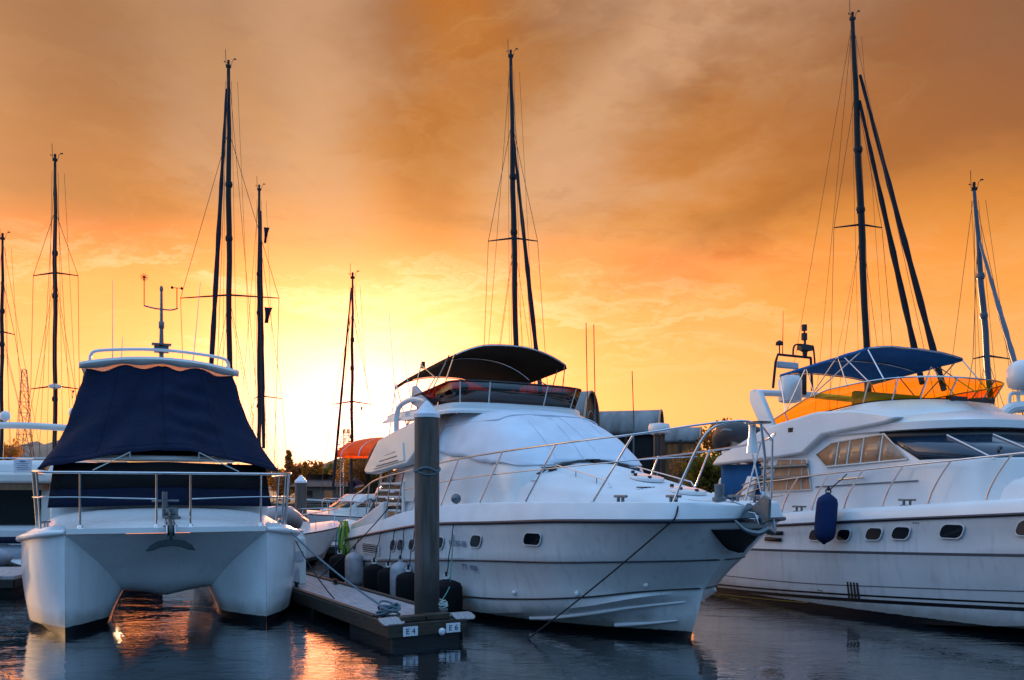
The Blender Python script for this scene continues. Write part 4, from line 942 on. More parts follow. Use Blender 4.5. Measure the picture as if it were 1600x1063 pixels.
# deck and bulwark moulding
zeR=[(0,2.62),(2.5,2.52),(5,2.33),(7.5,2.16),(10.2,1.99),(11.5,1.85),(13.2,1.70)]
wtR=[(0,.02),(1,.25),(2,.85),(3.5,1.3),(5,1.5),(7,1.68),(13.2,1.70)]
hcR=[(0,0),(1,.05),(2,.18),(4,.42),(6,.72),(7,.85),(13.2,.85)]
def deckR(s,j):
    b,z0=HR.pt(0,s); k=min(1,b/.9); e=itp(zeR,s); w=min(itp(wtR,s),max(0,b-.34*k)); h=itp(hcR,s)
    return [(b,z0+.02),(b-.01*k,z0+.08),(b-.06*k,e-.08),(b-.10*k,e-.02),(b-.16*k,e),(b-.22*k,e-.01),(b-.26*k,e-.05),(w+.03*k,e-.045),(w-.02*k,e+h*.3),(w-.10*k,e+h*.5),(w*.75,e+h*.74),(w*.4,e+h*.93),(0,e+h)][j]
rows=[]
for i in range(61):
    s=.004+13.19*(i/60)**1.5; h=[Vector((deckR(s,j)[0],s,deckR(s,j)[1])) for j in range(13)]; rows.append([Vector((-p.x,p.y,p.z)) for p in h]+h[::-1][1:])
q=MB(); q.grid(rows); q.build('deck',M['gel'],Z,angle=38)
# deckhouse: lower sides, window band, roof
def hp(w,s0,s1,nose,n=24): return plan(w,s0,s1,n,nose)
PA=hp(1.84,5.0,11.1,2.0); PB=hp(1.82,5.15,11.0,2.0); PC=hp(1.70,6.45,11.0,1.7); PD=hp(1.78,6.25,11.1,1.7); PE=hp(1.66,6.6,11.0,1.7)
q=MB(); rows=[[Vector((x,y,z+ (.0 if abs(y)<7 else -.02*(y-7)))) for x,y in P] for P,z in((PA,2.0),(PB,2.98))]
q.grid(rows); q.grid([[Vector((x,y,2.98-(.0 if y<7 else .02*(y-7)))) for x,y in PB],[Vector((x,y,3.56)) for x,y in PC]])
q.grid([[Vector((x,y,3.56)) for x,y in PC],[Vector((x,y,3.58)) for x,y in PD],[Vector((x,y,3.72)) for x,y in PD],[Vector((x,y,3.86)) for x,y in PE],[Vector((x*.6,y+.5 if y<9 else y,3.98)) for x,y in PE]])
q.add([Vector((x*.6,y+.5 if y<9 else y,3.98)) for x,y in PE],[tuple(range(len(PE)))]); q.build('deckhouse',M['gel'],Z,angle=34)
def band(i0,i1,f0,f1,off=.012,n=6):        # a strip on the raked window band between plan points (float index)
    rows=[]
    for f in(f0,(f0+f1)/2,f1):
        r=[]
        for k in range(n+1):
            u=i0+(i1-i0)*k/n; a=int(u); b=min(a+1,len(PB)-1); g=u-a
            lo_=Vector((PB[a][0]*(1-g)+PB[b][0]*g,PB[a][1]*(1-g)+PB[b][1]*g,2.98)); lo_.z-=.0 if lo_.y<7 else .02*(lo_.y-7)
            hi_=Vector((PC[a][0]*(1-g)+PC[b][0]*g,PC[a][1]*(1-g)+PC[b][1]*g,3.56))
            p=lo_.lerp(hi_,f); d=Vector((p.x,p.y-9.5,0)); 
            if p.y>7.4: d=Vector((math.copysign(1,p.x),0,0))
            r.append(p+d.normalized()*off)
        rows.append(r)
    return rows
# windows of the right yacht
for i0,i1,nm in((1.0,5.4,0),(5.55,9.4,1),(9.55,13.0,2),(13.0,16.45,3),(16.6,20.45,4),(20.6,25.0,5)):
    q=MB(); q.grid(band(i0,i1,.04,.80,.010,8)); q.build('windscreen_pane',M['bglass'],Z,solid=.006)
q=MB(); q.grid(band(1.0,25.0,.79,1.0,.016,60)); q.build('windscreen_brow',M['black'],Z,solid=.008)
for i in(5.47,9.47,16.53,20.53):
    r=band(i-.06,i+.06,.0,.80,.02,1); q=MB(); q.tube([(r[k][0]+r[k][1])/2 for k in range(3)],.016,6); q.build('windscreen_mullion',M['gel'],Z)
for a,b,c in((6.0,7.6,.3),(10.2,11.6,.3),(14.2,15.8,.3)):
    pts=[band(a+(b-a)*k/6,a+(b-a)*k/6+.01,.05+c*math.sin(k/6*1.5),.06+c*math.sin(k/6*1.5),.05,1)[0][0] for k in range(7)]
    q=MB(); q.tube(pts,.014,6); q.tube([p+Vector((0,-.01,.02)) for p in pts[2:6]],.02,6); q.build('windscreen_wiper',M['black'],Z)
def sx_(z): return -(1.83+(1.705-1.83)*(z-2.98)/.58)-.012
wp=[(9.62,3.2),(9.27,3.42),(8.02,3.53),(7.42,3.02),(9.3,2.93)]
def toww(s): # top and bottom of the side window at s
    tp=itp([(7.42,3.02),(8.02,3.53)],s) if s<8.02 else (3.53+(3.42-3.53)*(s-8.02)/(9.27-8.02) if s<9.27 else 3.42+(3.2-3.42)*(s-9.27)/.35)
    bt=3.02+(2.93-3.02)*(s-7.42)/(9.3-7.42) if s<9.3 else 2.93+(3.2-2.93)*(s-9.3)/.32
    return max(tp,bt),bt
for sg in(-1,1):
    for s0,s1 in((7.45,8.02),(8.06,8.45),(8.49,8.78),(8.82,9.06),(9.10,9.58)):
        ks=[s0+(s1-s0)*i/4 for i in range(5)]; q=MB()
        q.grid([[Vector((-sg*sx_(toww(s)[k]) ,s,toww(s)[k])) for s in ks] for k in(0,1)]); q.build('side_window',M['tan'],Z,solid=.006)
    q=MB(); fr=[Vector((-sg*(sx_(z)-.006),s,z)) for s,z in wp]; q.tube(fr,.018,6,closed=True)
    for s in(8.04,8.47,8.80,9.08): q.tube([Vector((-sg*(sx_(z)-.006),s,z)) for z in toww(s)],.014,6)
    q.build('side_window_frame',M['gelw'],Z)
    q=MB(); q.prism([(sg*1.845,9.83,3.10),(sg*1.845,10.62,3.13),(sg*1.845,10.95,2.42),(sg*1.845,9.70,2.46)],(sg*.012,0,0)); w=q.build('saloon_window',M['tan'],Z)
    q=MB(); q.tube([(sg*1.86,9.83,3.10),(sg*1.86,10.62,3.13),(sg*1.86,10.95,2.42),(sg*1.86,9.70,2.46)],.016,6,closed=True); q.tube([(sg*1.86,10.25,3.12),(sg*1.86,10.40,2.44)],.014,6); q.tube([(sg*1.86,9.95,3.1),(sg*1.86,9.98,2.44)],.012,6); q.build('window_frame',M['gelw'],w)
    q=MB(); q.tube([(sg*1.92,11.1,2.95),(sg*1.92,9.75,2.97)],.04,8); q.tube([(sg*1.92,11.2,2.70),(sg*1.92,9.72,2.73)],.04,8); q.build('side_guard',M['galv'],Z)
    q=MB(); q.tube([(sg*1.91,8.95,2.66),(sg*1.91,8.35,2.70)],.018,8); q.tube([(sg*1.85,8.9,2.66),(sg*1.91,8.9,2.66)],.014,6); q.tube([(sg*1.85,8.4,2.70),(sg*1.91,8.4,2.70)],.014,6); q.build('grab_rail',M['steel'],Z)
    q=MB(); q.tube([(sg*1.848,9.6,2.52),(sg*1.85,8.2,2.58),(sg*1.85,7.2,2.62)],.014,5); q.build('coach_line',M['greyline'],Z)
    # cockpit curtain, overhang side moulding
    q=MB(); q.grid([[(sg*(1.66+.02*math.sin(j*2.1)),11.35+1.35*j/8,z) for j in range(9)] for z in(3.06,2.7,2.2)]); q.build('cockpit_curtain',M['bluec'],Z,solid=.01)
    q=MB(); q.prism([(sg*(1.92-.1*max(0,z-3.4)),s,z) for s,z in[(12.75,3.05),(12.55,3.25),(11.6,3.62),(11.0,3.86),(9.6,4.08),(8.7,4.05),(8.0,3.93),(7.6,3.82),(7.9,3.72),(8.4,3.67),(9.4,3.58),(9.9,3.22),(10.6,3.16)]],(-sg*.3,0,0)); q.build('flybridge_wing',M['gel'],Z,bevel=.05)
    q=MB(); q.prism([(sg*1.80,11.2,3.80),(sg*1.80,10.85,3.88),(sg*1.74,11.35,4.72),(sg*1.74,11.65,4.74),(sg*1.78,11.62,4.5)],(-sg*.14,0,0)); q.build('arch_leg',M['gel'],Z,bevel=.03)
q=MB(); q.box((-1.87,10.25,3.74),(.04,.14,.10)); q.box((-1.885,10.28,3.74),(.03,.06,.06)); q.build('side_lamp',M['black'],Z)
q=MB(); q.box((0,11.6,3.36),(3.3,2.2,.10)); q.build('flybridge_deck',M['gel'],Z,bevel=.03)
q=MB(); q.tube([(-1.74,11.5,4.68),(0,11.5,4.72),(1.74,11.5,4.68)],.075,10); q.build('arch_crossbar',M['gel'],Z)
q=MB(); q.lathe([(.16,4.50),(.26,4.54),(.275,4.66),(.275,5.02),(.22,5.12),(.02,5.15)],(-.62,11.5,0),22); q.build('satellite_dome',M['gel'],Z,angle=50)
q=MB(); q.box((-.28,11.5,4.95),(.22,.2,.5)); q.build('arch_locker',M['black'],Z,bevel=.02)
q=MB(); q.tube([(-1.25,11.4,4.8),(-1.17,11.4,5.40),(-1.10,11.4,5.58),(-.05,11.4,5.58)],.03,8); q.tube(cat([(-.62,11.4,5.58),(-.60,11.4,5.78),(-.48,11.4,5.86),(-.05,11.4,5.86),(.04,11.4,5.80),(.1,11.4,5.3)],4),.022,6); q.tube([(-.05,11.4,5.58),(.0,11.4,4.8)],.03,8)
q.build('mast_frame',M['alu'],Z)
q=MB(); q.box((-.24,11.4,5.80),(.36,.14,.13)); q.lathe([(.05,5.58),(.06,5.70),(.12,5.74)],(-.24,11.4,0),10); q.tube([(-.24,11.4,5.86),(-.24,11.4,6.0)],.03,6); q.lathe([(.07,5.98),(.07,6.14),(.03,6.15)],(-.26,11.4,0),10); q.lathe([(.065,6.2),(.065,6.34),(.02,6.35)],(-.26,11.4,0),10); q.tube([(-.26,11.4,6.1),(-.26,11.4,6.25)],.02,6); q.build('masthead_light',M['black'],Z)
q=MB(); q.tube([(-1.05,11.4,5.58),(-1.05,11.4,5.80)],.015,6); q.lathe([(.09,5.80),(.085,5.86),(.04,5.90),(.01,5.91)],(-1.05,11.4,0),12); q.tube([(-.95,11.4,5.58),(-.95,11.4,5.75),(-.93,11.4,6.6)],[.012,.01,.005],5); q.build('gps_antenna',M['alu'],Z)
q=MB(); q.box((-.75,11.45,5.36),(.66,.10,.16)); q.build('radar_scanner',M['foam'],Z,bevel=.04)
# flybridge coaming, amber screen
F0=plan(1.80,7.0,11.4,24,1.5); F1=plan(1.70,7.2,11.3,24,1.5); F2=plan(1.60,7.45,11.2,24,1.4)
def fz(y): return itp([(7,4.22),(8.4,4.20),(9.5,4.10),(11.2,3.84),(12.4,3.5)],y)
q=MB(); q.grid([[Vector((x,y,3.80 if y<8.6 else 3.72-.12*(y-8.6))) for x,y in F0],[Vector((x,y,min(4.0,fz(y)-.1))) for x,y in F1],[Vector((x,y,fz(y)-.02)) for x,y in F2],[Vector((x*.95,y+.05,fz(y)-.02)) for x,y in F2]]); q.build('flybridge',M['gel'],Z,angle=50)
G0=plan(1.58,7.5,11.15,30,1.35); G1=plan(1.70,7.28,11.2,30,1.35)
G0=[G0[0]]+[(-1.58,y) for y in(10.6,10.0,9.4)]+G0[1:-1]+[(1.58,y) for y in(9.4,10.0,10.6)]+[G0[-1]]
G1=[G1[0]]+[(-1.70,y) for y in(10.6,10.0,9.4)]+G1[1:-1]+[(1.70,y) for y in(9.4,10.0,10.6)]+[G1[-1]]
def gz(y): return itp([(7.2,4.60),(8.3,4.58),(9.57,4.50),(10.4,4.22),(11.15,3.90)],y)
q=MB(); q.grid([[Vector((x,y,fz(y)-.01)) for x,y in G0],[Vector((x,y,gz(y))) for x,y in G1]]); sc=q.build('flybridge_screen',M['amber'],Z,solid=.01)
q=MB(); q.tube([Vector((x,y,gz(y)+.01)) for x,y in G1],.016,6)
for i in range(1,len(G0)-1,4): q.tube([(G0[i][0],G0[i][1],fz(G0[i][1])),(G1[i][0],G1[i][1],gz(G1[i][1]))],.016,6)
q.build('screen_rail',M['steel'],sc)
q=MB(); q.tube([Vector((x,y,fz(y))) for x,y in G0],.014,6); q.build('screen_gasket',M['black'],sc)
q=MB(); q.box((.3,9.3,4.15),(2.2,.5,.45)); q.box((.3,9.55,4.4),(2.2,.12,.35)); q.build('flybridge_seat',M['foam'],Z,bevel=.06)
q=MB()
for k in(0,1): q.tube([(-.15+.22*k,7.35,4.2),(-.15+.22*k,7.0,4.16)],[.03,.06],10)
q.box((-.3,7.5,4.22),(.5,.12,.10)); q.build('twin_horn',M['black'],Z)
L=1.48; pp=[]
for sg in(-1,1):
    pp+=[((sg*1.68,10.6,4.15),(sg*L,10.95,4.98)),((sg*1.68,10.6,4.15),(sg*L,10.2,5.1)),((sg*1.70,9.75,4.4),(sg*L,10.2,5.1)),((sg*1.70,9.9,4.4),(sg*L,9.35,5.22)),((sg*1.70,8.9,4.5),(sg*L,9.35,5.22)),((sg*1.70,9.9,4.4),(sg*L,8.75,5.25)),((sg*1.65,8.4,4.55),(sg*L,9.2,5.2)),((sg*1.60,8.1,4.55),(sg*L,8.6,5.25))]
bimini(Z,L,8.6,10.95,5.30,5.04,.13,'bluec','steel',pp,edge=.06,dip=.03)
# rails
topR=[(11.9,2.35),(11.3,2.60),(10.4,2.68),(9.2,2.78),(8,2.86),(6.8,2.94),(5.4,3.03),(3.8,3.14),(2,3.24),(.6,3.30)]
for sg in(-1,1):
    q=MB(); q.tube(cat([Vector((sg*(HR.pt(0,s)[0]-.26*min(1,HR.pt(0,s)[0]/.9)),s,z)) for s,z in topR]+[Vector((sg*.2,.05,3.32)),Vector((0,.0,3.32))],5),.019,8)
    rl=q.build('side_rail',M['steel'],Z,angle=70)
    q=MB(); q.tube(cat([Vector((sg*(HR.pt(0,s)[0]-.24*min(1,HR.pt(0,s)[0]/.9)),s,z-.34)) for s,z in topR[1:3]],5),.012,6); q.build('mid_rail',M['steel'],rl)
    for s0 in(10.35,9.5,8.67,7.77,6.82,5.75,4.5,3.2,1.8):
        b=HR.pt(0,s0)[0]; k=min(1,b/.9); s1=s0-.38; b1=HR.pt(0,s1)[0]
        q=MB(); q.tube(arc((sg*(b-.17*k),s0,itp(zeR,s0)-.02),(sg*(b-.18*k),s0-.03,itp(zeR,s0)+.25),(sg*(b1-.26*min(1,b1/.9)),s1,itp(topR[::-1],s1)),6),.017,8); q.lathe([(.035,0),(.03,.03),(.018,.035)],(sg*(b-.17*k),s0,itp(zeR,s0)-.02),10); q.build('stanchion',M['steel'],rl)
    for s0 in(9.85,7.25,3.0): cleat(Z,(sg*(HR.pt(0,s0)[0]-.17),s0,itp(zeR,s0)-.01),(0,1,0),1.2,'galv')
    q=MB(); q.prism([(sg*2.0,11.9,1.9),(sg*2.0,11.5,1.9),(sg*1.85,11.3,2.75),(sg*1.85,11.6,2.78)],(-sg*.12,0,0)); q.build('boarding_gate',M['gel'],Z,bevel=.02)
    q=MB()
    for k in range(3): q.tube([(sg*1.98,11.9-.14*k,2.0+.28*k),(sg*1.90,11.0-.1*k,2.30+.28*k)],.016,6)
    q.build('step_rail',M['steel'],Z)
for s,z,w,h in((9.26,1.545,.30,.21),(8.55,1.575,.30,.21),(7.85,1.625,.33,.22),(7.27,1.665,.34,.22),(6.28,1.735,.40,.23),(4.95,1.84,.42,.24)):
    porthole(HR,s,z,w,h,Z,-.45); porthole(HR,s,z,w,h,Z,-.45,1)
for s,z in((10.4,1.54),(10.45,1.40)):
    q=MB(); fanpoly(q,onside(HR,rrect(s,z,.50,.085,.02,-.4),.010)); q.build('hull_vent',M['black'],Z,solid=.006)
for s,z in((6.9,1.86),(9.8,1.72),(9.2,.42)):
    q=MB()
    for k in range(3): q.ell((-(HR.side(s,z)+.004),s+.05*k,z),(.012,.018,.014),8,5)
    q.build('skin_fitting',M['galv'],Z)
# exhaust mark: wet stain with dark slots by the boot stripe
q=MB()
for k in range(4): q.prism([(-(HR.side(8.45,.62)+.02),8.30+.075*k,.66),(-(HR.side(8.45,.62)+.02),8.335+.075*k,.66),(-(HR.side(8.45,.3)+.02),8.34+.075*k,.34),(-(HR.side(8.45,.3)+.02),8.295+.075*k,.34)],(.02,0,0))
q.build('intake_grille',M['woodd'],Z)
# ================================================================= sailing yachts behind
HS=Hull([dict(s0=0,z=[(0,1.55),(4,1.28),(8,1.15),(12,1.2)],b=[(0,0),(1,.75),(2.5,1.35),(5,1.75),(8,1.75),(12,1.15)]),
 dict(s0=.15,z=[(0,1.42),(4,1.16),(8,1.03),(12,1.08)],b=[(0,0),(1,.70),(2.5,1.31),(5,1.73),(8,1.73),(12,1.14)],sub=1),
 dict(s0=.75,z=[(0,.3),(12,.3)],b=[(0,0),(1,.5),(2.5,1.05),(5,1.52),(8,1.5),(12,.9)]),
 dict(s0=1.1,z=[(0,-.1),(6,-.4),(12,.1)],b=[(0,0),(12,.02)])],12)
_hs=MB(); HS.mesh(_hs,26,1.4)
_hd=MB(); rr=[]
for i in range(25):
    s=12*i/24; b,z=HS.pt(0,s); rr.append([Vector((b*u,s,z+.02+.10*(1-u*u))) for u in(-1,-.6,-.2,.2,.6,1)])
_hd.grid(rr)
_hc=MB(); rr=[]
for i in range(19):
    s=3.0+5.6*i/18; w=itp([(3,.25),(3.6,.7),(5,1.1),(8.6,1.2)],s); h=itp([(3,.02),(4,.30),(8.6,.45)],s); z=HS.pt(0,s)[1]+.08
    rr.append([Vector((w*u*(1 if abs(u)>.99 else .95),s,z+h*v)) for u,v in((-1,-.3),(-1,.5),(-.85,.85),(-.4,1),(.4,1),(.85,.85),(1,.5),(1,-.3))])
_hc.grid(rr); _hc.add(rr[-1],[tuple(range(8))])
proto={}
def shared(key,mb,mt,parent,name,**k):
    if key not in proto:
        proto[key]=mb.build(name,mt,parent,**k); return proto[key]
    o=proto[key].copy(); COL.objects.link(o); o.parent=parent; o.name=name; return o
def sailyacht(label,Yd,pxb,pxt,pyt,bow,spr,furl=(),mt='alu',r=.11,Yb=None,gear=0,flags=(),boom=True,stays=True,grp=None):
    base=at(pxb,770,Yd); base.z=1.35; topp=at(pxt,pyt,Yd)
    bp_=at(bow[0],bow[1],bow[2]); d=Vector((bp_.x-base.x,bp_.y-base.y,0)).normalized()
    rz=math.atan2(d.x,-d.y)           # local -y is the bow
    org=Vector((base.x,base.y,0))+d*5.0
    o=thing('sailing_yacht',label,'sailboat',org,rz,grp)
    iv=Matrix.Rotation(-rz,3,'Z'); L_=lambda p: iv@(Vector(p)-org)
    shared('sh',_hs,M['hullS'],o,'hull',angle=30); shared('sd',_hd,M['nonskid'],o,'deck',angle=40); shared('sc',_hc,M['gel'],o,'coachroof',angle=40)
    for k in(-1,1):
        key='sw%d'%k
        q=MB(); q.prism([(k*1.10,5.2,1.50),(k*1.19,8.0,1.48),(k*1.17,8.0,1.62),(k*1.08,5.3,1.62)],(k*.03,0,0)); shared(key,q,M['glass'],o,'cabin_window')
    a,b=L_(base),L_(topp)
    n=14; q=MB(); pts=[a.lerp(b,i/n)+Vector((.02*math.sin(i*1.7),0,0))*(0 if i in(0,n) else 1) for i in range(n+1)]
    q.tube(pts,[r*(1 if i<n*.7 else 1-.42*(i-n*.7)/(n*.3)) for i in range(n+1)],10)
    for f in (.33,.62,.74): q.lathe([(r*1.15,-.10),(r*1.35,0),(r*1.15,.12)],a.lerp(b,f),10)
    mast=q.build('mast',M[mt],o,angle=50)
    q=MB(); q.box(b+Vector((0,0,.06)),(.20,.12,.10)); q.tube([b+Vector((-.10,0,.1)),b+Vector((-.12,0,.75))],.012,5); q.tube([b+Vector((.12,0,.1)),b+Vector((.15,0,.30)),b+Vector((.24,0,.36))],.010,5); q.box(b+Vector((.26,0,.38)),(.11,.015,.05)); q.tube([b+Vector((-.16,0,.24)),b+Vector((.04,0,.18))],.008,5); q.ell(b+Vector((-.16,0,.24)),(.025,.025,.035),8,5)
    q.lathe([(.05,.1),(.055,.3),(.03,.32)],b,8); q.build('masthead_gear',M['alu'],mast)
    ch=[Vector((-1.7,5.4,1.3)),Vector((1.7,5.4,1.3))]; hb=[];tips=[]
    for py,xl,xr in spr:
        f=(py-770)/(pyt-770.0); c=a.lerp(b,max(0,(EYE+(770-py)/FPX*Yd-1.35)/(b.z-1.35)))
        e0,e1=L_(at(xl,py+3,Yd)),L_(at(xr,py+3,Yd)); q=MB(); q.tube([e0,c+Vector((0,0,.05)),e1],[.022,.045,.022],6); q.build('spreader',M['alu'],mast); tips.append((e0,e1,c))
    if stays:
        hf=a.lerp(b,.86)
        for k in(0,1):
            q=MB(); q.tube([hf]+[tp[k] for tp in tips[:1]]+[tp[k] for tp in tips[1:]]+[ch[k]],.011,4); q.build('shroud',M['wire'],o)
            if tips:
                q=MB(); q.tube([tips[0][2],ch[k]+Vector((0,.4,0))],.009,4); q.build('lower_shroud',M['wire'],o)
                q=MB(); q.tube([tips[0][2]+Vector((0,0,-.3)),Vector((1.4*(1 if k else -1),7.6,1.3))],.007,4); q.build('running_stay',M['wire'],o)
        for k in(-1,1):
            q=MB(); q.tube([b,Vector((.9*k,11.7,1.4))],.009,4); q.build('backstay',M['wire'],o)
        q=MB(); q.tube([b-Vector((0,0,.1)),Vector((0,.2,1.7))],.010,4); q.build('forestay',M['wire'],o)
        for k in range(3):
            q=MB(); q.tube([a.lerp(b,.97)+Vector((.12*(k*2-1),0,0)),a+Vector((.35*(k*2-1),.2,.3))],.007,4); q.build('halyard',M['wire'],o)
    for x0,y0,x1,y1,Yf in furl:
        p0=L_(at(x0,y0,Yd)); p1=L_(at(x1,y1,Yf)); q=MB(); ff=[p0.lerp(p1,i/16) for i in range(17)]
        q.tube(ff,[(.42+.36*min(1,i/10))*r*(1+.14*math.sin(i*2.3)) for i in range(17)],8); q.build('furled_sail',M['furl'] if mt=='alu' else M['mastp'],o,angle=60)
    if boom:
        q=MB(); q.tube([a+Vector((0,.1,1.3)),a+Vector((0,4.2,1.45))],.07,8); bo=q.build('boom',M['mastp'],o); q=MB(); q.tube([a+Vector((0,.2,1.45)),a+Vector((0,1.5,1.62)),a+Vector((0,4.0,1.55))],[.20,.17,.09],10); q.build('sail_cover',M['navyb'],bo)
    q=MB(); q.tube(cat([(-.75,1.2,1.5),(-.7,1.1,2.1),(0,-.05,2.15),(.7,1.1,2.1),(.75,1.2,1.5)],5),.016,6); q.build('pulpit',M['steel'],o)
    if gear:
        f=a.lerp(b,gear); q=MB(); q.lathe([(.12,-.05),(.26,0),(.26,.10),(.1,.16)],f+Vector((0,-.42,0)),14); q.box(f+Vector((0,-.2,-.02)),(.08,.4,.05)); q.build('mast_radar',M['gelw'],mast)
    for x,y,w,h in flags:
        c=L_(at(x,y,Yd)); q=MB(); q.grid([[c+Vector((w*(k/3)*(1-.5*v/3)+.04*math.sin(v+k),.03*math.sin(k*2),-h*v/3)) for k in range(4)] for v in range(4)]); q.build('pennant',M['flagd'],o,solid=.004,angle=80)
    return o
sailyacht('sailing yacht with its dark mast cut by the left edge of the photo',40,2,4,375,(-60,800,34),[(520,-30,23)],r=.085)
sailyacht('sailing yacht with dark mast between the left edge and the navy tent',38,86,86,252,(84,800,33),[(428,52,122),(605,48,124)],gear=.36,flags=((112,610,.12,.35),),r=.095)
sailyacht('sailing yacht with tallest dark mast rising right behind the navy tent',36,359,357,106,(322,790,30),[(463,282,436)],furl=((354,140,330,575,30.5),),r=.115)
sailyacht('sailing yacht with dark mast flying two small pennants right of the navy tent',46,405,405,298,(425,800,40),[(620,398,441)],furl=((407,330,412,700,41),),r=.11,flags=((412,355,.30,.85),(413,480,.42,.85)))
sailyacht('sailing yacht with slim short mast left of the brown bimini',42,549,551,436,(518,780,36),[(629,520,580)],furl=((549,450,520,765,36.5),),r=.075,flags=((563,636,.12,.5),))
sailyacht('sailing yacht with tall mast rising behind the brown bimini',36,811,798,90,(862,790,30),[(374,763,840)],furl=((801,205,845,615,31.5),),r=.115)
sailyacht('sailing yacht with tallest right hand mast and two furled headsails behind the blue bimini',33,1365,1332,32,(1510,790,28),[(353,1303,1378)],furl=((1344,118,1475,610,29.0),(1343,158,1441,600,29.6)),r=.13,mt='alu')
sailyacht('sailing yacht with pale mast near the right edge of the photo',32,1562,1522,298,(1640,800,27),[(558,1520,1578)],furl=((1530,375,1588,575,28.5),),r=.11,mt='mastp',gear=.27)
# ================================================================= finger pier
TP=R(30); BP=Vector((-1.93,13.40,0))
def WP(l,s,z): return BP+Vector((l*math.cos(TP)-s*math.sin(TP),l*math.sin(TP)+s*math.cos(TP),z))
pier=thing('finger_pier','narrow timber finger pier between the catamaran and the big white yacht','pier',BP,TP)
W=1.30; LP=16
q=MB(); q.box((W/2,LP/2+.10,.36),(W-.14,LP-.2,.05)); q.build('deck_boards',M['wood'],pier,bevel=.006)
for x in(.02,W-.02):
    q=MB(); q.box((x,LP/2,.27),(.10,LP,.24)); q.build('edge_beam',M['woodd'],pier,bevel=.012)
    q=MB(); q.box((x+(.03 if x<.5 else -.03),LP/2+.3,.405),(.11,LP-.7,.035)); q.build('edge_strip',M['woodd'],pier,bevel=.01)
q=MB(); q.box((W/2,-.03,.255),(W+.06,.12,.22)); q.build('end_beam',M['woodd'],pier,bevel=.012)
q=MB(); q.box((.42,.06,.415),(.42,.20,.09)); q.box((.86,.06,.42),(.40,.20,.10)); q.build('end_blocks',M['woodd'],pier,bevel=.015)
for k in range(4):
    q=MB(); q.box((W/2,.95+4.2*k,.02),(W-.12,2.0,.36)); q.build('float',M['float'],pier,bevel=.04)
for x in(.08,W+.02):
    q=MB(); q.prism([(x-.16,-.10,.34),(x+.16,-.10,.34),(x+.19,-.06,.40),(x+.17,.04,.44),(x-.19,.04,.44),(x-.20,-.06,.40)],(0,.14,0)); q.build('corner_bumper',M['wood'],pier,bevel=.03)
for x,tx in((.34,'E4'),(W-.22,'E6')):
    q=MB(); q.box((x,-.105,.235),(.25,.012,.15)); pl_=q.build('number_plate',M['plate'],pier,bevel=.004)
    lettering(tx[0]+' '+tx[1],.125,M['ink'],pl_,(x,-.114,.235),(1,0,0),(0,-1,0),'lettering',1.05)
q=MB(); q.lathe([(.06,0),(.06,.02),(.03,.05)],(W-.42,-.10,.19),12,axis=(0,-1,0)); q.build('bolt_cap',M['plate'],pier)
for x,s in((.16,.62),(W-.18,.72),(.18,5.6),(W-.2,5.8)): cleat(pier,(x,s,.40),(0,1,0),1.1,'black')
# piling
def piling(label,p,r,zt,cone,mt='pile',grp=None,seam=None):
    o=thing('piling',label,'piling',p,0,grp)
    q=MB(); q.lathe([(r*1.01,-.8),(r*1.01,.4),(r,1.2),(r*1.0,zt)],n=28)
    q.build('post',M[mt],o,angle=60)
    q=MB(); q.lathe([(r*1.05,zt-.03),(r*1.06,zt+.03),(.02,zt+cone)],n=28); q.build('conical_cap',M['cone'],o,angle=40)
    if seam: 
        q=MB(); q.tube([(r*1.03*math.cos(a),r*1.03*math.sin(a),seam+.03*math.sin(a*3)) for a in [2*math.pi*i/24 for i in range(24)]],.02,6,closed=True); q.tube([(r*1.04*math.cos(a),r*1.04*math.sin(a),seam-.05+.04*math.sin(a*2+1)) for a in [2*math.pi*i/24 for i in range(24)]],.012,6,closed=True); q.build('rope_band',M['rope_g'],o)
    return o
piling('tall weathered piling with white conical cap at the end of the finger pier',(-1.40,14.22,0),.205,3.66,.25,seam=2.78)
piling('slim grey piling with white cap beyond the catamaran bow rail',at(470,800,31)*1-Vector((0,0,at(470,800,31).z)),.21,2.78,.25)
piling('distant piling by the covered boats, seen through the catamaran rail',Vector((-8.6,44,0)),.2,2.0,.2)
# pedestal, hose coil, mooring lines
pd=thing('power_pedestal','white shore power pedestal standing on the pier near the yacht stern','pedestal',WP(.42,6.35,.385),TP)
q=MB(); q.prism([(-.15,-.14,0),(.15,-.14,0),(.15,.14,0),(-.15,.14,0)],(0,0,.95)); q.build('post',M['gelw'],pd,bevel=.02)
q=MB(); q.lathe([(.17,.95),(.17,1.0),(.13,1.06),(.12,1.14),(.14,1.18),(.02,1.22)],n=16); q.build('lamp_head',M['gel'],pd)
q=MB(); q.box((0,-.15,.62),(.18,.03,.22)); q.box((.155,0,.6),(.03,.16,.22)); q.build('socket_cover',M['foam'],pd,bevel=.008)
def coil(name,label,pos,mt,n,w,h,cat_,axis=0):
    o=None; q=MB()
    for k in range(n):
        a0=k*.7; pts=[Vector((w*(.8+.12*math.sin(k*1.9))*math.cos(a)+.03*math.sin(k*2.3),.05*k-.05*n/2+.02*math.sin(a*2+k),h*(.5+.06*math.cos(k*2.1))*math.sin(a)-.05*math.sin(k))) for a in [2*math.pi*i/22 for i in range(22)]]
        q.tube(pts,.018,6,closed=True)
    o=q.build(name,M[mt],None,angle=80); o.location=pos; o.rotation_euler=(0,0,axis); return tag(o,label,cat_)
coil('hose_coil','green hose loops hung over the big yacht stern corner',WC(-2.12,11.35,1.24),'hose_g',4,.16,.80,'hose',TC+.5)
coil('hose_coil','blue hose loops beside the green hose on the stern corner',WC(-2.16,11.55,1.0),'hose_b',3,.12,1.15,'hose',TC+.9)
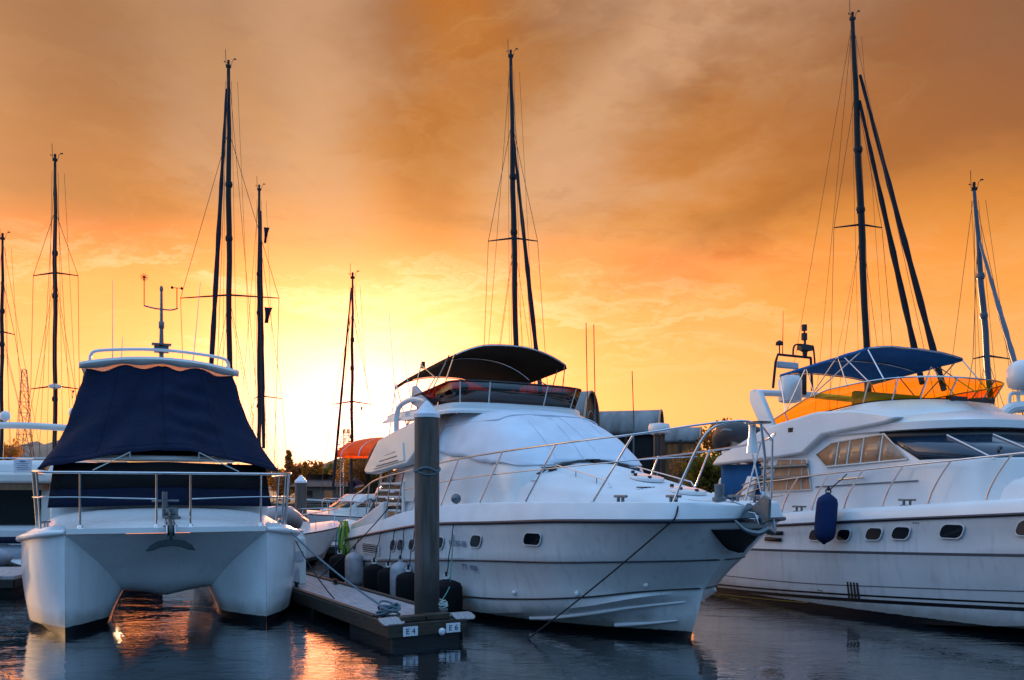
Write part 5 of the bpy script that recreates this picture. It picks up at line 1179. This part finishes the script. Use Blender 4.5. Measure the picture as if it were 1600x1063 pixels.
coil('hose_coil','thin yellow green hose hanging among the hoses at the stern corner',WC(-2.18,11.15,1.12),'hose_y',2,.10,1.05,'hose',TC+.2)
def rope(label,pts,mt,r=.014,smooth=True,grp=None):
    q=MB(); q.tube(cat(pts,6) if smooth else pts,r,6); o=q.build('mooring_rope',M[mt],None,angle=80); return tag(o,label,'rope',grp)
rope('dark bow line slanting down the white hull into the water',[WC(-.92,.62,2.31),WC(-1.02,.45,2.27),WC(-1.10,.33,2.20),WC(-1.19,.28,2.05)]+sag(WC(-1.24,.32,1.97),WC(-2.3,2.6,.0),.04,12),'rope_d',.013)
rope('blue grey rope from the catamaran bow to the knot on the pier end',sag(WK(2.0,.78,1.86),WP(.30,.62,.46),.10,12),'rope_g',.017)
rope('dark line from the catamaran side down to the pier edge cleat',sag(WK(2.53,2.6,1.55),WP(.16,3.05,.42),.10,10),'rope_d',.013)
rope('pale teal rope hanging from the big yacht rail to the piling foot',sag(WC(-1.92,5.75,2.2),WC(-2.45,5.05,.62),.0,8)+[WP(1.05,.50,.44)],'rope_t',.012)
rope('pale rope tail running from pier corner down into the water',sag(WP(1.44,.05,.40),WC(-3.1,3.6,-.02),.06,8),'rope_t',.010)
rope('dark spring line from the yacht rail down to the pier beside black fenders',sag(WC(-1.93,9.0,2.05),WP(1.05,6.9,.42),.08,8),'rope_d',.013)
def knot(label,pos,mt,sc=1):
    q=MB(); random.seed(5)
    for k in range(7):
        a=random.uniform(0,6.28); rr=.10*sc+.05*sc*random.random(); tl=random.uniform(-.5,.5)
        q.tube([Vector((rr*1.5*math.cos(b)*math.cos(a)-rr*math.sin(b)*math.sin(a),rr*1.5*math.cos(b)*math.sin(a)+rr*math.sin(b)*math.cos(a),.05+.02*k+.06*math.sin(b+tl*3)*sc)) for b in [2*math.pi*i/14 for i in range(14)]],.017,6,closed=True)
    o=q.build('rope_coil',M[mt],None,angle=80); o.location=pos; return tag(o,label,'rope')
knot('dark rope heaped round the cleat on the pier near corner',WP(.22,.52,.40),'rope_g',1)
knot('pale rope knotted at the foot of the tall piling',WP(1.08,.42,.42),'rope_w',.7)
# fenders along the big yacht
fk=[(5.36,.31,.78,.36),(7.05,.26,.72,.40),(8.12,.24,.70,.42),(8.92,.24,.70,.44),(11.1,.25,.72,.52)]
fl_=['fat black fender right of the tall piling on the big yacht','black fender half hidden by the left edge of the tall piling','black fender standing second left of the tall piling','black fender standing third left of the tall piling','black fender at the big yacht stern beside the pedestal']
for (s,r,h,z),lb in zip(fk,fl_):
    s_=s; rl=WC(-(HC.pt(0,s)[0]-.2),s,itp(top[::-1],s))
    fender('boat_fender',WC(-(HC.side(s,.75)+r+.02),s,z),r,h,'blackcloth',lb,'black fenders along the big yacht','gelw',rope=WC(-(HC.pt(0,s)[0]+.03),s,HC.pt(0,s)[1]))
for s,z,lb in((7.62,.50,'pale mauve fender between two black ones on the big yacht'),(10.3,.55,'pale mauve fender near the big yacht stern above the pier')):
    fender('boat_fender',WC(-(HC.side(s,.75)+.20),s,z),.22,.85,'fendw',lb,'pale fenders along the big yacht','fendw',rope=WC(-(HC.pt(0,s)[0]+.03),s,HC.pt(0,s)[1]))
fender('boat_fender',WK(2.62,3.0,.42),.155,.86,'fendw','pale grey fender hanging at the catamaran side over the water',None,'fendw',rope=WK(2.55,3.0,1.5))
fender('boat_fender',WK(2.55,4.6,.40),.15,.8,'fendw','second pale fender farther back on the catamaran side',None,'fendw',rope=WK(2.55,4.6,1.5))
fender('boat_fender',WR(-2.52,8.72,1.90),.20,.96,'fendb','navy blue fender hanging from the rail of the right yacht',None,'black',rope=WR(-2.15,8.62,2.80),tilt=R(5))
# ================================================================= tender beside the catamaran, dinghy at the yacht stern
def rib(label,pos,rz,tube_mt,L=3.2,w=1.5,tilt=0,grp=None,motor=True,r=.21):
    o=thing('inflatable_dinghy',label,'dinghy',pos,rz,grp); o.rotation_euler=(tilt,0,rz)
    pts=cat([(-w/2,L,.30),(-w/2,L*.6,.30),(-w/2*.95,L*.3,.33),(-w/2*.6,.25,.42),(0,0,.50),(w/2*.6,.25,.42),(w/2*.95,L*.3,.33),(w/2,L*.6,.30),(w/2,L,.30)],6)
    n=len(pts); q=MB(); q.tube(pts,[r*(.25 if i in(0,n-1) else .8 if i in(1,n-2) else 1) for i in range(n)],14); q.build('tube',M[tube_mt],o,angle=70)
    q=MB(); q.tube([p+Vector((0,0,r+.01)) for p in pts[4:-4]],.018,5); q.tube([p+Vector((math.copysign(r,p.x) if abs(p.x)>.2 else 0,-.0 if abs(p.x)>.2 else -r,0)) for p in pts[4:-4]],.022,5); q.build('rubbing_strake',M['greyrub'],o)
    q=MB(); rows=[]
    for i in range(9):
        f=i/8; ww=w/2*min(1,(f*3)**.6); rows.append([Vector((ww*u,.15+(L-.25)*f,.02+.22*abs(u)**1.3+.15*(1-min(1,f*3)))) for u in(-1,-.5,0,.5,1)])
    q.grid(rows); q.build('floor_hull',M['gel'],o,solid=.02)
    q=MB(); q.box((0,L*.55,.48),(w*.8,.3,.05)); q.build('thwart',M['foam'],o,bevel=.01)
    if motor:
        q=MB(); q.box((0,L+.12,.75),(.28,.42,.34)); q.box((0,L+.16,.3),(.12,.16,.7)); m_=q.build('outboard_motor',M['black'],o,bevel=.06)
    return o
rib('grey inflatable dinghy hoisted level behind the catamaran bow rail',WK(3.15,7.6,1.30),TK+R(8),'greyrub',2.6,1.2,R(-6),r=.23)
rib('white inflatable dinghy slung across the stern of the big yacht',WC(-1.45,12.6,.95),TC-R(94),'gelw',3.3,1.5,R(2),r=.25)
rd=rib('dark grey inflatable dinghy carried on the aft deck of the right yacht',WR(-1.75,12.3,3.35),TR-R(75),'darktube',2.4,1.3,R(-8),motor=True,r=.24)
# ================================================================= motor boats farther back
def motorboat(label,pos,rz,L=8,beam=2.7,fb=1.1,cab=(2.2,5.6,1.2),mt='gel',arch_=True,radar=False,cover=None,grp=None,name='motor_boat',hullm='hullS'):
    o=thing(name,label,'motor boat',pos,rz,grp)
    h=Hull([dict(s0=0,z=[(0,fb*1.25),(L*.5,fb*1.02),(L,fb*.85)],b=[(0,0),(.3,beam*.22),(1,beam*.36),(2.4,beam*.47),(L*.6,beam*.5),(L,beam*.46)]),
      dict(s0=.5,z=[(0,fb*.5),(L*.5,fb*.22),(L,fb*.15)],b=[(0,0),(1,beam*.28),(2.4,beam*.41),(L*.6,beam*.46),(L,beam*.43)]),
      dict(s0=.9,z=[(0,-.1),(L,-.45)],b=[(0,0),(L,.04)])],L)
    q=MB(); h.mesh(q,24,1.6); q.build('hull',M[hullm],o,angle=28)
    q=MB(); q.grid([[Vector((h.pt(0,L*i/20)[0]*u,L*i/20,h.pt(0,L*i/20)[1]+.05+.12*(1-u*u))) for u in(-1,-.5,0,.5,1)] for i in range(21)]); q.build('deck',M['gel'],o,angle=50)
    a,b,ch=cab; w=beam*.40; z0=fb*.95
    P=[(-w,a+.9),(-w*.6,a+.25),(0,a),(w*.6,a+.25),(w,a+.9),(w,b),(-w,b)]; T=[(x*.86,y+.75 if y<b else y-.1) for x,y in P]
    q=MB(); q.grid([[Vector((x,y,z0)) for x,y in P],[Vector((x,y,z0+ch*.45)) for x,y in P],[Vector((x,y,z0+ch)) for x,y in T]],cu=True); q.add([(x,y,z0+ch) for x,y in T],[tuple(range(7))]); q.build('cabin',M[mt],o,bevel=.05)
    q=MB()
    for i in(6,0,1,2,3,4):
        j=(i+1)%7; 
        if i==5: continue
        A,B,C_,D_=[Vector((x,y,z0+ch*.5)) for x,y in(P[i],P[j])]+[Vector((x,y,z0+ch*.93)) for x,y in(T[j],T[i])]
        c=(A+B+C_+D_)/4; nn=Vector((c.x,c.y-(a+b)/2,0)).normalized()*.012
        q.add([c+(p-c)*.88+nn for p in(A,B,C_,D_)],[(0,1,2,3)])
    q.build('window_band',M['glass'],o,solid=.006)
    if arch_:
        q=MB(); q.tube(cat([(-w,b-.2,z0+ch*.6),(-w*.95,b-.5,z0+ch+.5),(-w*.7,b-.7,z0+ch+.85),(0,b-.75,z0+ch+.92),(w*.7,b-.7,z0+ch+.85),(w*.95,b-.5,z0+ch+.5),(w,b-.2,z0+ch*.6)],4),.09,8); q.build('arch',M['gel'],o,angle=60)
    if radar:
        q=MB(); q.lathe([(.10,0),(.28,.06),(.30,.2),(.2,.28),(.02,.3)],(0,b-.75,z0+ch+.98),16); q.build('radome',M['gel'],o)
    if cover:
        q=MB(); rows=[]
        for i in range(9):
            y=b-.8+(L-b+.6)*i/8; rows.append([Vector((w*1.15*u,y,z0+ch*.95+.28*(1-u*u)-.35*(i/8)**2-.6*abs(u)**6)) for u in [-1+.2*k for k in range(11)]])
        q.grid(rows); q.build('canvas_cover',M[cover],o,solid=.01)
    q=MB(); q.tube(cat([(-beam*.44,L*.55,fb*1.0),(-beam*.43,L*.5,fb+.6),(-beam*.36,1.4,fb*1.2+.6),(0,.05,fb*1.25+.6),(beam*.36,1.4,fb*1.2+.6),(beam*.43,L*.5,fb+.6),(beam*.44,L*.55,fb*1.0)],5),.018,6); 
    for k in(-1,1):
        for s in(1.0,2.2,3.4): q.tube([(k*(h.pt(0,s)[0]-.08),s+.1,h.pt(0,s)[1]),(k*beam*itp([(.05,0),(1.4,.36),(L*.5,.43)],s),s,fb*1.2+.58)],.012,5)
    q.build('bow_rail',M['steel'],o)
    return o
def on_water(px,Y): p=at(px,770,Y); p.z=0; return p
motorboat('small white cabin boat moored behind the pier pedestal',on_water(528,31),R(150),6.5,2.5,1.0,(1.8,4.6,1.0),'gel',False)
motorboat('white covered boat lying broadside beyond the dock, long pale canopy',on_water(430,37),R(-80),9.5,3.0,1.25,(2.2,7.5,1.15),'gelw',False)
motorboat('white cruiser with radar arch seen over the foredeck of the big yacht',on_water(1062,27),R(20),8.5,3.0,1.2,(2.0,5.8,1.25),'gel',True,False)
motorboat('low dark windowed cruiser moored beyond the small cabin boat',on_water(500,47),R(-60),9,3.0,1.1,(2.2,6.5,1.2),'gelw',False,cover='navyb')
motorboat('far cruiser with orange awning over its stern left of the big yacht',on_water(600,40),R(200),10,3.2,1.3,(2.4,6.4,1.4),'gelw',False)
motorboat('white cabin cruiser moored between the two big yachts, far back',on_water(1110,46),R(-30),9,3.1,1.2,(2.2,6.2,1.3),'gel',True,True)
motorboat('white cruiser behind the blue bimini yacht at the right edge',on_water(1700,30),R(10),11,3.6,1.5,(2.4,8,1.6),'gel',False)
motorboat('dark hulled cruiser added unseen behind the catamaran stern to darken the tunnel',Vector((-11.2,27.5,0)),R(24),8,3.4,1.55,(1.6,4.6,.5),'dark',False,hullm='darkhull')  # hidden hull, added to darken what shows under the catamaran bridge deck
# awning of the far cruiser
aw=thing('boat_awning','arched orange brown awning glowing in the low sun left of big yacht','awning',on_water(562,38)+Vector((0,0,4.2)),R(6))
q=MB(); q.grid([[Vector((1.15-2.2*math.cos(math.pi*.5*b/10)*math.cos(math.pi*(j/16-.5)),1.6*math.cos(math.pi*.5*b/10)*math.sin(math.pi*(j/16-.5)),-.24+.86*math.sin(math.pi*.5*b/10)+.02*math.sin(j*2.0))) for j in range(17)] for b in range(11)]); q.build('canopy',M['orangec'],aw,solid=.01)
q=MB()
for x in(-1.0,1.15):
    for y in(-.4,.9): q.tube([(x*.8,y,.0),(x*.8,y,-2.6)],.025,6)
for i in range(1,6): q.tube([Vector((1.15-2.2*math.cos(math.pi*.5*b/10)*math.cos(math.pi*(i/6-.5)),1.6*math.cos(math.pi*.5*b/10)*math.sin(math.pi*(i/6-.5)),-.26+.86*math.sin(math.pi*.5*b/10))) for b in range(11)],.02,5)
q.build('frame',M['steel'],aw)
# radar post boat part between the yachts
rp=thing('radar_post','white radar dome on a short post above the cabin boat','radar',on_water(1030,25)+Vector((0,0,2.7)),0)
q=MB(); q.lathe([(.20,1.38),(.29,1.42),(.31,1.50),(.31,1.62),(.28,1.69),(.02,1.72)],n=20); q.build('radome',M['gel'],rp,angle=45)
q=MB(); q.box((-.08,0,.65),(.14,.2,1.5)); q.box((.10,0,.65),(.10,.2,1.5)); q.box((0,.0,-1.2),(.5,.5,2.6)); q.build('post',M['pile'],rp,bevel=.01)
# searchlight and horn on the cabin boat
sd=thing('satellite_dome','pale satellite dome on its frame at the right edge above the roof','radome',at(1596,640,24),0)
q=MB(); q.lathe([(.20,.56),(.32,.62),(.38,.85),(.37,1.1),(.28,1.28),(.12,1.36),(.01,1.38)],n=24); q.build('dome',M['gel'],sd,angle=50)
q=MB(); q.tube(cat([(-.32,0,-.1),(-.33,0,.35),(-.25,0,.45),(-.1,0,.45)],4),.05,8); q.tube([(-.1,0,.45),(-.05,0,-.1)],.05,8); q.tube([(0,0,.4),(0,0,.6)],.10,8); q.tube([(-.33,0,.15),(-.07,0,.15)],.03,6); q.build('frame',M['gel'],sd)
q=MB(); q.tube(cat([(-.6,0,-1.0),(-.55,0,-.3),(-.35,0,.0),(.1,0,.08),(1.2,0,.1)],5),.16,10); q.tube([(-.2,0,-1.6),(-.1,0,-.2)],.14,8); q.build('arch',M['gel'],sd)
# ================================================================= left cruiser (stern view), its dinghy, dock
lc=thing('cabin_cruiser','white cruiser with dark cockpit and arch at the left edge','motor yacht',(-16.1,26,0),R(4))
q=MB(); q.box((0,5,.65),(4.5,10,1.5)); q.build('hull',M['hullS'],lc,bevel=.15)
q=MB()
for k in(-1.9,2.05): q.box((k,.6,2.0),(.55 if k<0 else .42,1.2,1.6))
q.box((0,3.0,2.05),(4.3,4.2,1.7)); q.build('deckhouse',M['gelw'],lc,bevel=.06)
q=MB(); q.box((0,.86,1.95),(3.3,.05,1.15)); q.build('cockpit_door',M['glass'],lc)
q=MB(); q.box((0,2.0,2.84),(4.7,5.0,.32)); q.build('flybridge_deck',M['gelw'],lc,bevel=.08)
q=MB(); q.box((0,.2,2.58),(4.2,1.2,.2)); q.build('deck_soffit',M['teak'],lc)
q=MB(); q.box((0,3.2,3.2),(4.2,2.6,.5)); q.build('flybridge',M['gel'],lc,bevel=.15)
q=MB(); q.tube(cat([(-2.3,2.2,3.0),(-2.25,1.9,3.9),(-1.6,1.7,4.42),(0,1.6,4.55),(1.6,1.7,4.50),(2.6,1.9,4.42),(3.1,2.2,4.2)],5),.11,10); q.build('arch',M['gelw'],lc,angle=60)
q=MB(); q.tube([(-2.3,-.4,3.42),(2.3,-.4,3.42)],.025,6); 
for k in(-2.3,-1.4,-.5,.4,1.3,2.2): q.tube([(k,-.4,3.0),(k,-.4,3.42)],.02,6)
q.build('stern_rail',M['steel'],lc)
q=MB(); q.box((1.55,-.46,3.20),(.52,.02,.38)); pl_=q.build('notice_board',M['plate'],lc,bevel=.004)
q=MB(); q.ell((1.55,-.475,3.33),(.10,.006,.025),12,6); 
for k in range(4): q.box((1.55,-.474,3.26-.055*k),(.36-.06*(k%2),.004,.014))
q.build('notice_print',M['blueink'],pl_)
q=MB(); q.lathe([(.08,4.66),(.1,4.76),(.36,4.86),(.40,4.98),(.36,5.10),(.02,5.12)],(2.35,1.7,0),20); q.tube([(2.35,1.7,5.1),(2.35,1.7,5.5)],.05,8); q.lathe([(.08,5.4),(.08,5.52),(.03,5.54)],(2.35,1.7,0),8); q.lathe([(.08,5.6),(.08,5.74),(.02,5.76)],(2.35,1.7,0),8); q.tube([(2.35,1.7,5.4),(2.35,1.7,5.7)],.03,6); q.build('radar_mast',M['gel'],lc,angle=50)
q=MB(); q.ell((.0,1.65,4.85),(.17,.10,.17),14,8); q.tube([(.0,1.65,4.5),(.0,1.65,4.75)],.04,6); q.build('searchlight',M['gel'],lc)
q=MB(); q.tube([(2.5,1.6,4.5),(2.3,1.55,5.35)],.012,5); q.grid([[(2.30+.05*math.sin(v*2)+k*.16/2,1.52+.03*k,5.3-.28*v-.1*k) for k in range(3)] for v in range(4)]); q.build('furled_flag',M['flagd'],lc,angle=80)
ld=rib('navy and grey inflatable dinghy slung across the stern of left cruiser',Vector((-17.6,24.9,.28)),R(-90),'greyrub',3.6,1.5,0,motor=False,r=.28)
q=MB(); q.tube(cat([(-.55,3.4,.72),(-.55,2,.72),(-.5,.8,.74),(0,.1,.8)],5),.10,8); q.build('dinghy_cover',M['navyb'],ld)
dk=thing('side_dock','low grey dock beside the catamaran at the left edge','dock',(-14.2,19.3,0),R(6))
q=MB(); q.box((0,2,.40),(5.2,2.6,.10)); q.build('deck_boards',M['wood'],dk,bevel=.02)
q=MB(); q.box((0,.70,.26),(5.2,.10,.18)); q.box((2.58,2,.26),(.10,2.6,.18)); q.build('edge_beam',M['pile'],dk)
q=MB(); q.box((0,2.1,.05),(4.9,2.2,.3)); q.build('float',M['float'],dk)
cleat(dk,(1.6,.95,.45),(1,0,0),1.2,'galv')
wk=thing('main_walkway','long floating walkway running behind the berths','dock',(0,33.2,0),R(2))
q=MB(); q.box((0,0,.42),(70,2.2,.10)); q.build('deck_boards',M['wood'],wk)
q=MB(); q.box((0,-1.12,.28),(70,.10,.24)); q.build('edge_beam',M['pile'],wk)
q=MB(); q.box((0,0,.05),(69,1.9,.3)); q.build('float',M['float'],wk)
# ================================================================= sheds, houses, towers, trees ashore
def shed(label,px0,px1,pyt,Yd,rad,wallmt,drop,rz=0,wallh=2.0):
    a=at(px0,pyt,Yd); b=at(px1,pyt,Yd); L=(b-a).length; zt=a.z; zc_=zt-rad
    o=thing('boat_shed',label,'shed',(b.x,b.y,0),rz,'arched boat sheds ashore')
    q=MB(); n=18; rows=[]
    for i in range(25):
        x=-L*i/24; rows.append([Vector((x,rad*1.05*math.cos(t_),zc_+rad*math.sin(t_)+.03*math.sin(i*math.pi))) for t_ in [math.pi*(-.02+1.04*k/n) for k in range(n+1)]])
    q.grid(rows); q.build('roof',M['tin'],o,solid=.06,angle=40)
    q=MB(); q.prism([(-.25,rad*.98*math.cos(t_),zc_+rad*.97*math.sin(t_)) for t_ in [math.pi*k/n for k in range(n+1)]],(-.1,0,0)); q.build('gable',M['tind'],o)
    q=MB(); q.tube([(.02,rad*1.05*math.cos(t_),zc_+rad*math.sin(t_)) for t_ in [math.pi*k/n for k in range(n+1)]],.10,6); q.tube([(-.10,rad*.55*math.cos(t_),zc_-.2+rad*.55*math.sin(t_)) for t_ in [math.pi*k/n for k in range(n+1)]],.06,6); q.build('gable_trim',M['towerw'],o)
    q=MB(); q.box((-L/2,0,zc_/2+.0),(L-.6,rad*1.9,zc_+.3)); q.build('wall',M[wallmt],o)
    for k in range(6):
        for yy in(-rad,rad): q=MB(); q.box((-.3-(L-.6)*k/5,yy,zc_/2),(.25,.25,zc_+.4)); q.build('post',M['woodd'],o)
    return o
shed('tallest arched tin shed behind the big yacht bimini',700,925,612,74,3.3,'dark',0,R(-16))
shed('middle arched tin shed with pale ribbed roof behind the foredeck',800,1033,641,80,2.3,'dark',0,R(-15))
shed('lowest dark arched shed with orange lit timber wall',960,1095,668,88,1.5,'litw',0,R(-15))
def house(label,px,Yd,w,d,hw,hr,rz):
    p=on_water(px,Yd); p.z=1.2; o=thing('house',label,'house',p,rz)
    q=MB(); q.box((0,0,hw/2),(w,d,hw)); q.build('wall',M['wallh'],o)
    q=MB(); q.prism([(-w/2-.6,-d/2-.6,hw),(w/2+.6,-d/2-.6,hw),(w/2-1.2,0,hw+hr),(-w/2+1.2,0,hw+hr)],(0,.05,0)); 
    q.add([(-w/2-.6,-d/2-.6,hw),(w/2+.6,-d/2-.6,hw),(w/2+.6,d/2+.6,hw),(-w/2-.6,d/2+.6,hw),(-w/2+1.2,0,hw+hr),(w/2-1.2,0,hw+hr)],[(0,1,5,4),(1,2,5),(2,3,4,5),(3,0,4),(0,3,2,1)]); q.build('roof',M['roofb'],o)
    for k in(-.28,.05,.32):
        q=MB(); q.box((w*k,-d/2-.03,hw*.55),(w*.14,.06,hw*.42)); q.build('window',M['glass'],o)
    q=MB(); q.tube([(w*.2,-d/2-1.5,0),(w*.2,-d/2-1.5,hw*1.0),(w*.2+1,-d/2-1.7,hw*1.05)],.05,6); q.build('porch_lamp',M['galv'],o)
    return o
house('brown roofed house on the far shore left of slim mast',512,104,7,7,1.9,1.5,R(8))
house('low brown roofed house on the far shore right of slim mast',566,112,8,7,2.2,1.4,R(-10))
def lattice(label,px,Yd,pyt,wb,wtp,dish=False):
    p=at(px,pyt,Yd); H_=p.z; o=thing('lattice_tower',label,'tower',(p.x,p.y,0),R(20))
    n=12
    for i2 in range(n//2):
        q=MB(); m_=('tower','towerw')[i2%2]
        for i in(2*i2,2*i2+1):
            f0,f1=i/n,(i+1)/n
            def c(k,f):
                w=(wb+(wtp-wb)*f)/2; return Vector(((-w,w,w,-w)[k],(-w,-w,w,w)[k],H_*f))
            for k in range(4):
                j=(k+1)%4
                for a,b in((c(k,f0),c(k,f1)),(c(k,f0),c(j,f1)),(c(j,f0),c(k,f1)),(c(k,f1),c(j,f1))): q.tube([a,b],.07,4)
        q.build('lattice_section',M[m_],o)
    if dish:
        q=MB()
        for k in range(6): q.box((1.6*math.cos(k*1.05),1.6*math.sin(k*1.05),H_-.6),(.35,.35,2.2))
        q.build('antenna_panel',M['towerw'],o)
    q=MB(); q.tube([(0,0,H_),(0,0,H_+.5)],.05,5); q.build('top_spike',M['tower'],o)
    return o
lattice('tall red and white lattice tower far behind the left cruiser',38,330,578,7.4,1.6)
lattice('slim lattice phone mast far behind the slim short mast',541,420,672,3.4,2.6,True)
def tree(label,px,Yd,h,rad,mt='leaf',grp='trees on the far shore',n=900,kind='round',seed=1,leaf=.30,z0=1.2):
    rnd=random.Random(seed); p=on_water(px,Yd); p.z=z0; o=thing('tree',label,'tree',p,rnd.uniform(0,6),grp)
    q=MB(); limbs=[]
    tk=[Vector((0,0,-.5)),Vector((.1*rad,0,h*.3)),Vector((-.06*rad,.05*rad,h*.62)),Vector((0,0,h*.9))]
    q.tube(cat(tk,4),[.11*rad*(1-.07*i) for i in range(13)],7)
    cl=[]
    for k in range(13 if kind!='spire' else 16):
        if kind=='spire':
            f=k/15; zz=h*(.15+.83*f); a=rnd.uniform(0,6.28); rr=rad*(1-f)**.9*rnd.uniform(.5,1); c=Vector((rr*math.cos(a),rr*math.sin(a),zz)); cr=rad*(.55*(1-f)+.16)
        elif kind=='palm':
            a=rnd.uniform(0,6.28); c=Vector((rad*.5*math.cos(a),rad*.5*math.sin(a),h*rnd.uniform(.80,1.0))); cr=rad*.45
        else:
            a=rnd.uniform(0,6.28); rr=rad*rnd.uniform(.15,.85); zz=h*rnd.uniform(.38,.95); rr*=1-.45*abs(zz/h-.62)/.4; c=Vector((rr*math.cos(a),rr*math.sin(a),zz)); cr=rad*rnd.uniform(.28,.48)
        cl.append((c,cr)); b0=Vector((0,0,max(h*.2,c.z-rad*.7))); q.tube([b0,b0.lerp(c,.5)+Vector((0,0,.05*rad)),c],[.05*rad,.035*rad,.012*rad],5)
    q.build('trunk',M['bark'],o,angle=60)
    q=MB()
    for i in range(n):
        c,cr=cl[rnd.randrange(len(cl))]; d=Vector((rnd.gauss(0,1),rnd.gauss(0,1),rnd.gauss(0,.8))).normalized()*cr*rnd.random()**.45
        pz=c+d; u=Vector((rnd.gauss(0,1),rnd.gauss(0,1),rnd.gauss(0,1))).normalized(); v=u.orthogonal().normalized(); s=leaf*rnd.uniform(.6,1.3)
        q.add([pz-u*s,pz+v*s*.55,pz+u*s,pz-v*s*.55],[(0,1,2,3)])
    q.build('crown',M[mt],o,flat=True)
    return o
T0='bushy tree on the far shore '
tree('tall spire shaped tree on the far shore left of piling',451,104,6.2,1.6,'leaf2',kind='spire',seed=3,n=1200,leaf=.22)
tree('small round tree next to the spire shaped tree',466,106,4.6,1.6,'leaf2',seed=4,leaf=.24)
tree('thin tree on the far shore just right of slim piling',477,103,4.8,1.1,'leaf2',kind='spire',seed=5,n=500,leaf=.2)
for i,(px,Yd,h,r,m_,lb) in enumerate(((488,122,5.2,2.8,'leaf2','low bush'),(506,126,5.0,3.0,'leaf','second low bush'),(530,126,5.4,3.2,'leaf','rounded tree'),(548,116,5.2,3.0,'leaf2','orange lit tree'),(562,98,6.6,2.8,'leaf2','taller orange lit tree'),(577,95,6.0,3.0,'leaf2','dense orange lit tree'),(592,97,5.2,3.0,'leaf','dark dense tree'),(440,112,4.6,2.6,'leaf2','dark low bush'))):
    tree(lb+' on the far shore, %s'%('nearest the slim piling','second right of slim piling','middle of the row','left of phone mast','just right of phone mast','under the orange awning','nearest the big yacht','left of slim piling')[i],px,Yd,h,r,m_,seed=20+i,n=1300,leaf=.26)
tree('airy tree with open twigs between the sheds and the right yacht',1128,62,6.3,2.3,'leaf2',seed=41,n=900,leaf=.17)
tree('round green tree below the airy one between the two yachts',1108,58,4.2,2.6,'leaf',seed=42,n=1500,leaf=.22)
tree('leafy bush in front of the orange lit timber shed wall',1085,66,4.4,2.0,'leaf2',seed=43,n=900,leaf=.2)
tree('dark crowned tree behind the left cruiser at the edge',8,85,6.6,2.4,'leaf2',seed=44,n=1200,leaf=.22)
tree('low tree between the left cruiser and the tower',-30,90,6.0,2.6,'leaf',seed=45,n=900,leaf=.22)
for i,px in enumerate((640,690,740,800,860,1160,1200,1260,1330,1400,1480,1560,1620,60,110,160,220,290,350,400)):
    tree('shore tree mostly hidden behind the moored boats',px,110+7*(i%3),3.2+.5*(i%4),3.0,('leaf','leaf2')[i%2],'trees hidden behind the boats',500,seed=60+i,leaf=.34)
for px,pyt,pyb,Y_,lb in((918,505,640,60,'thin whip aerial left of its twin above the tallest shed'),(930,507,640,60,'thin whip aerial right of its twin above the tallest shed'),(990,580,650,60,'short thin aerial above the middle shed')):
    a,b=at(px,pyb,Y_),at(px,pyt,Y_); o=thing('aerial_pole',lb,'aerial',(a.x,a.y,0)); q=MB(); q.tube([(0,0,0),(0,0,a.z)],.06,6); q.build('pole',M['galv'],o); q=MB(); q.tube([(0,0,a.z),(-.1,0,b.z)],.035,5); q.build('whip',M['wire'],o)
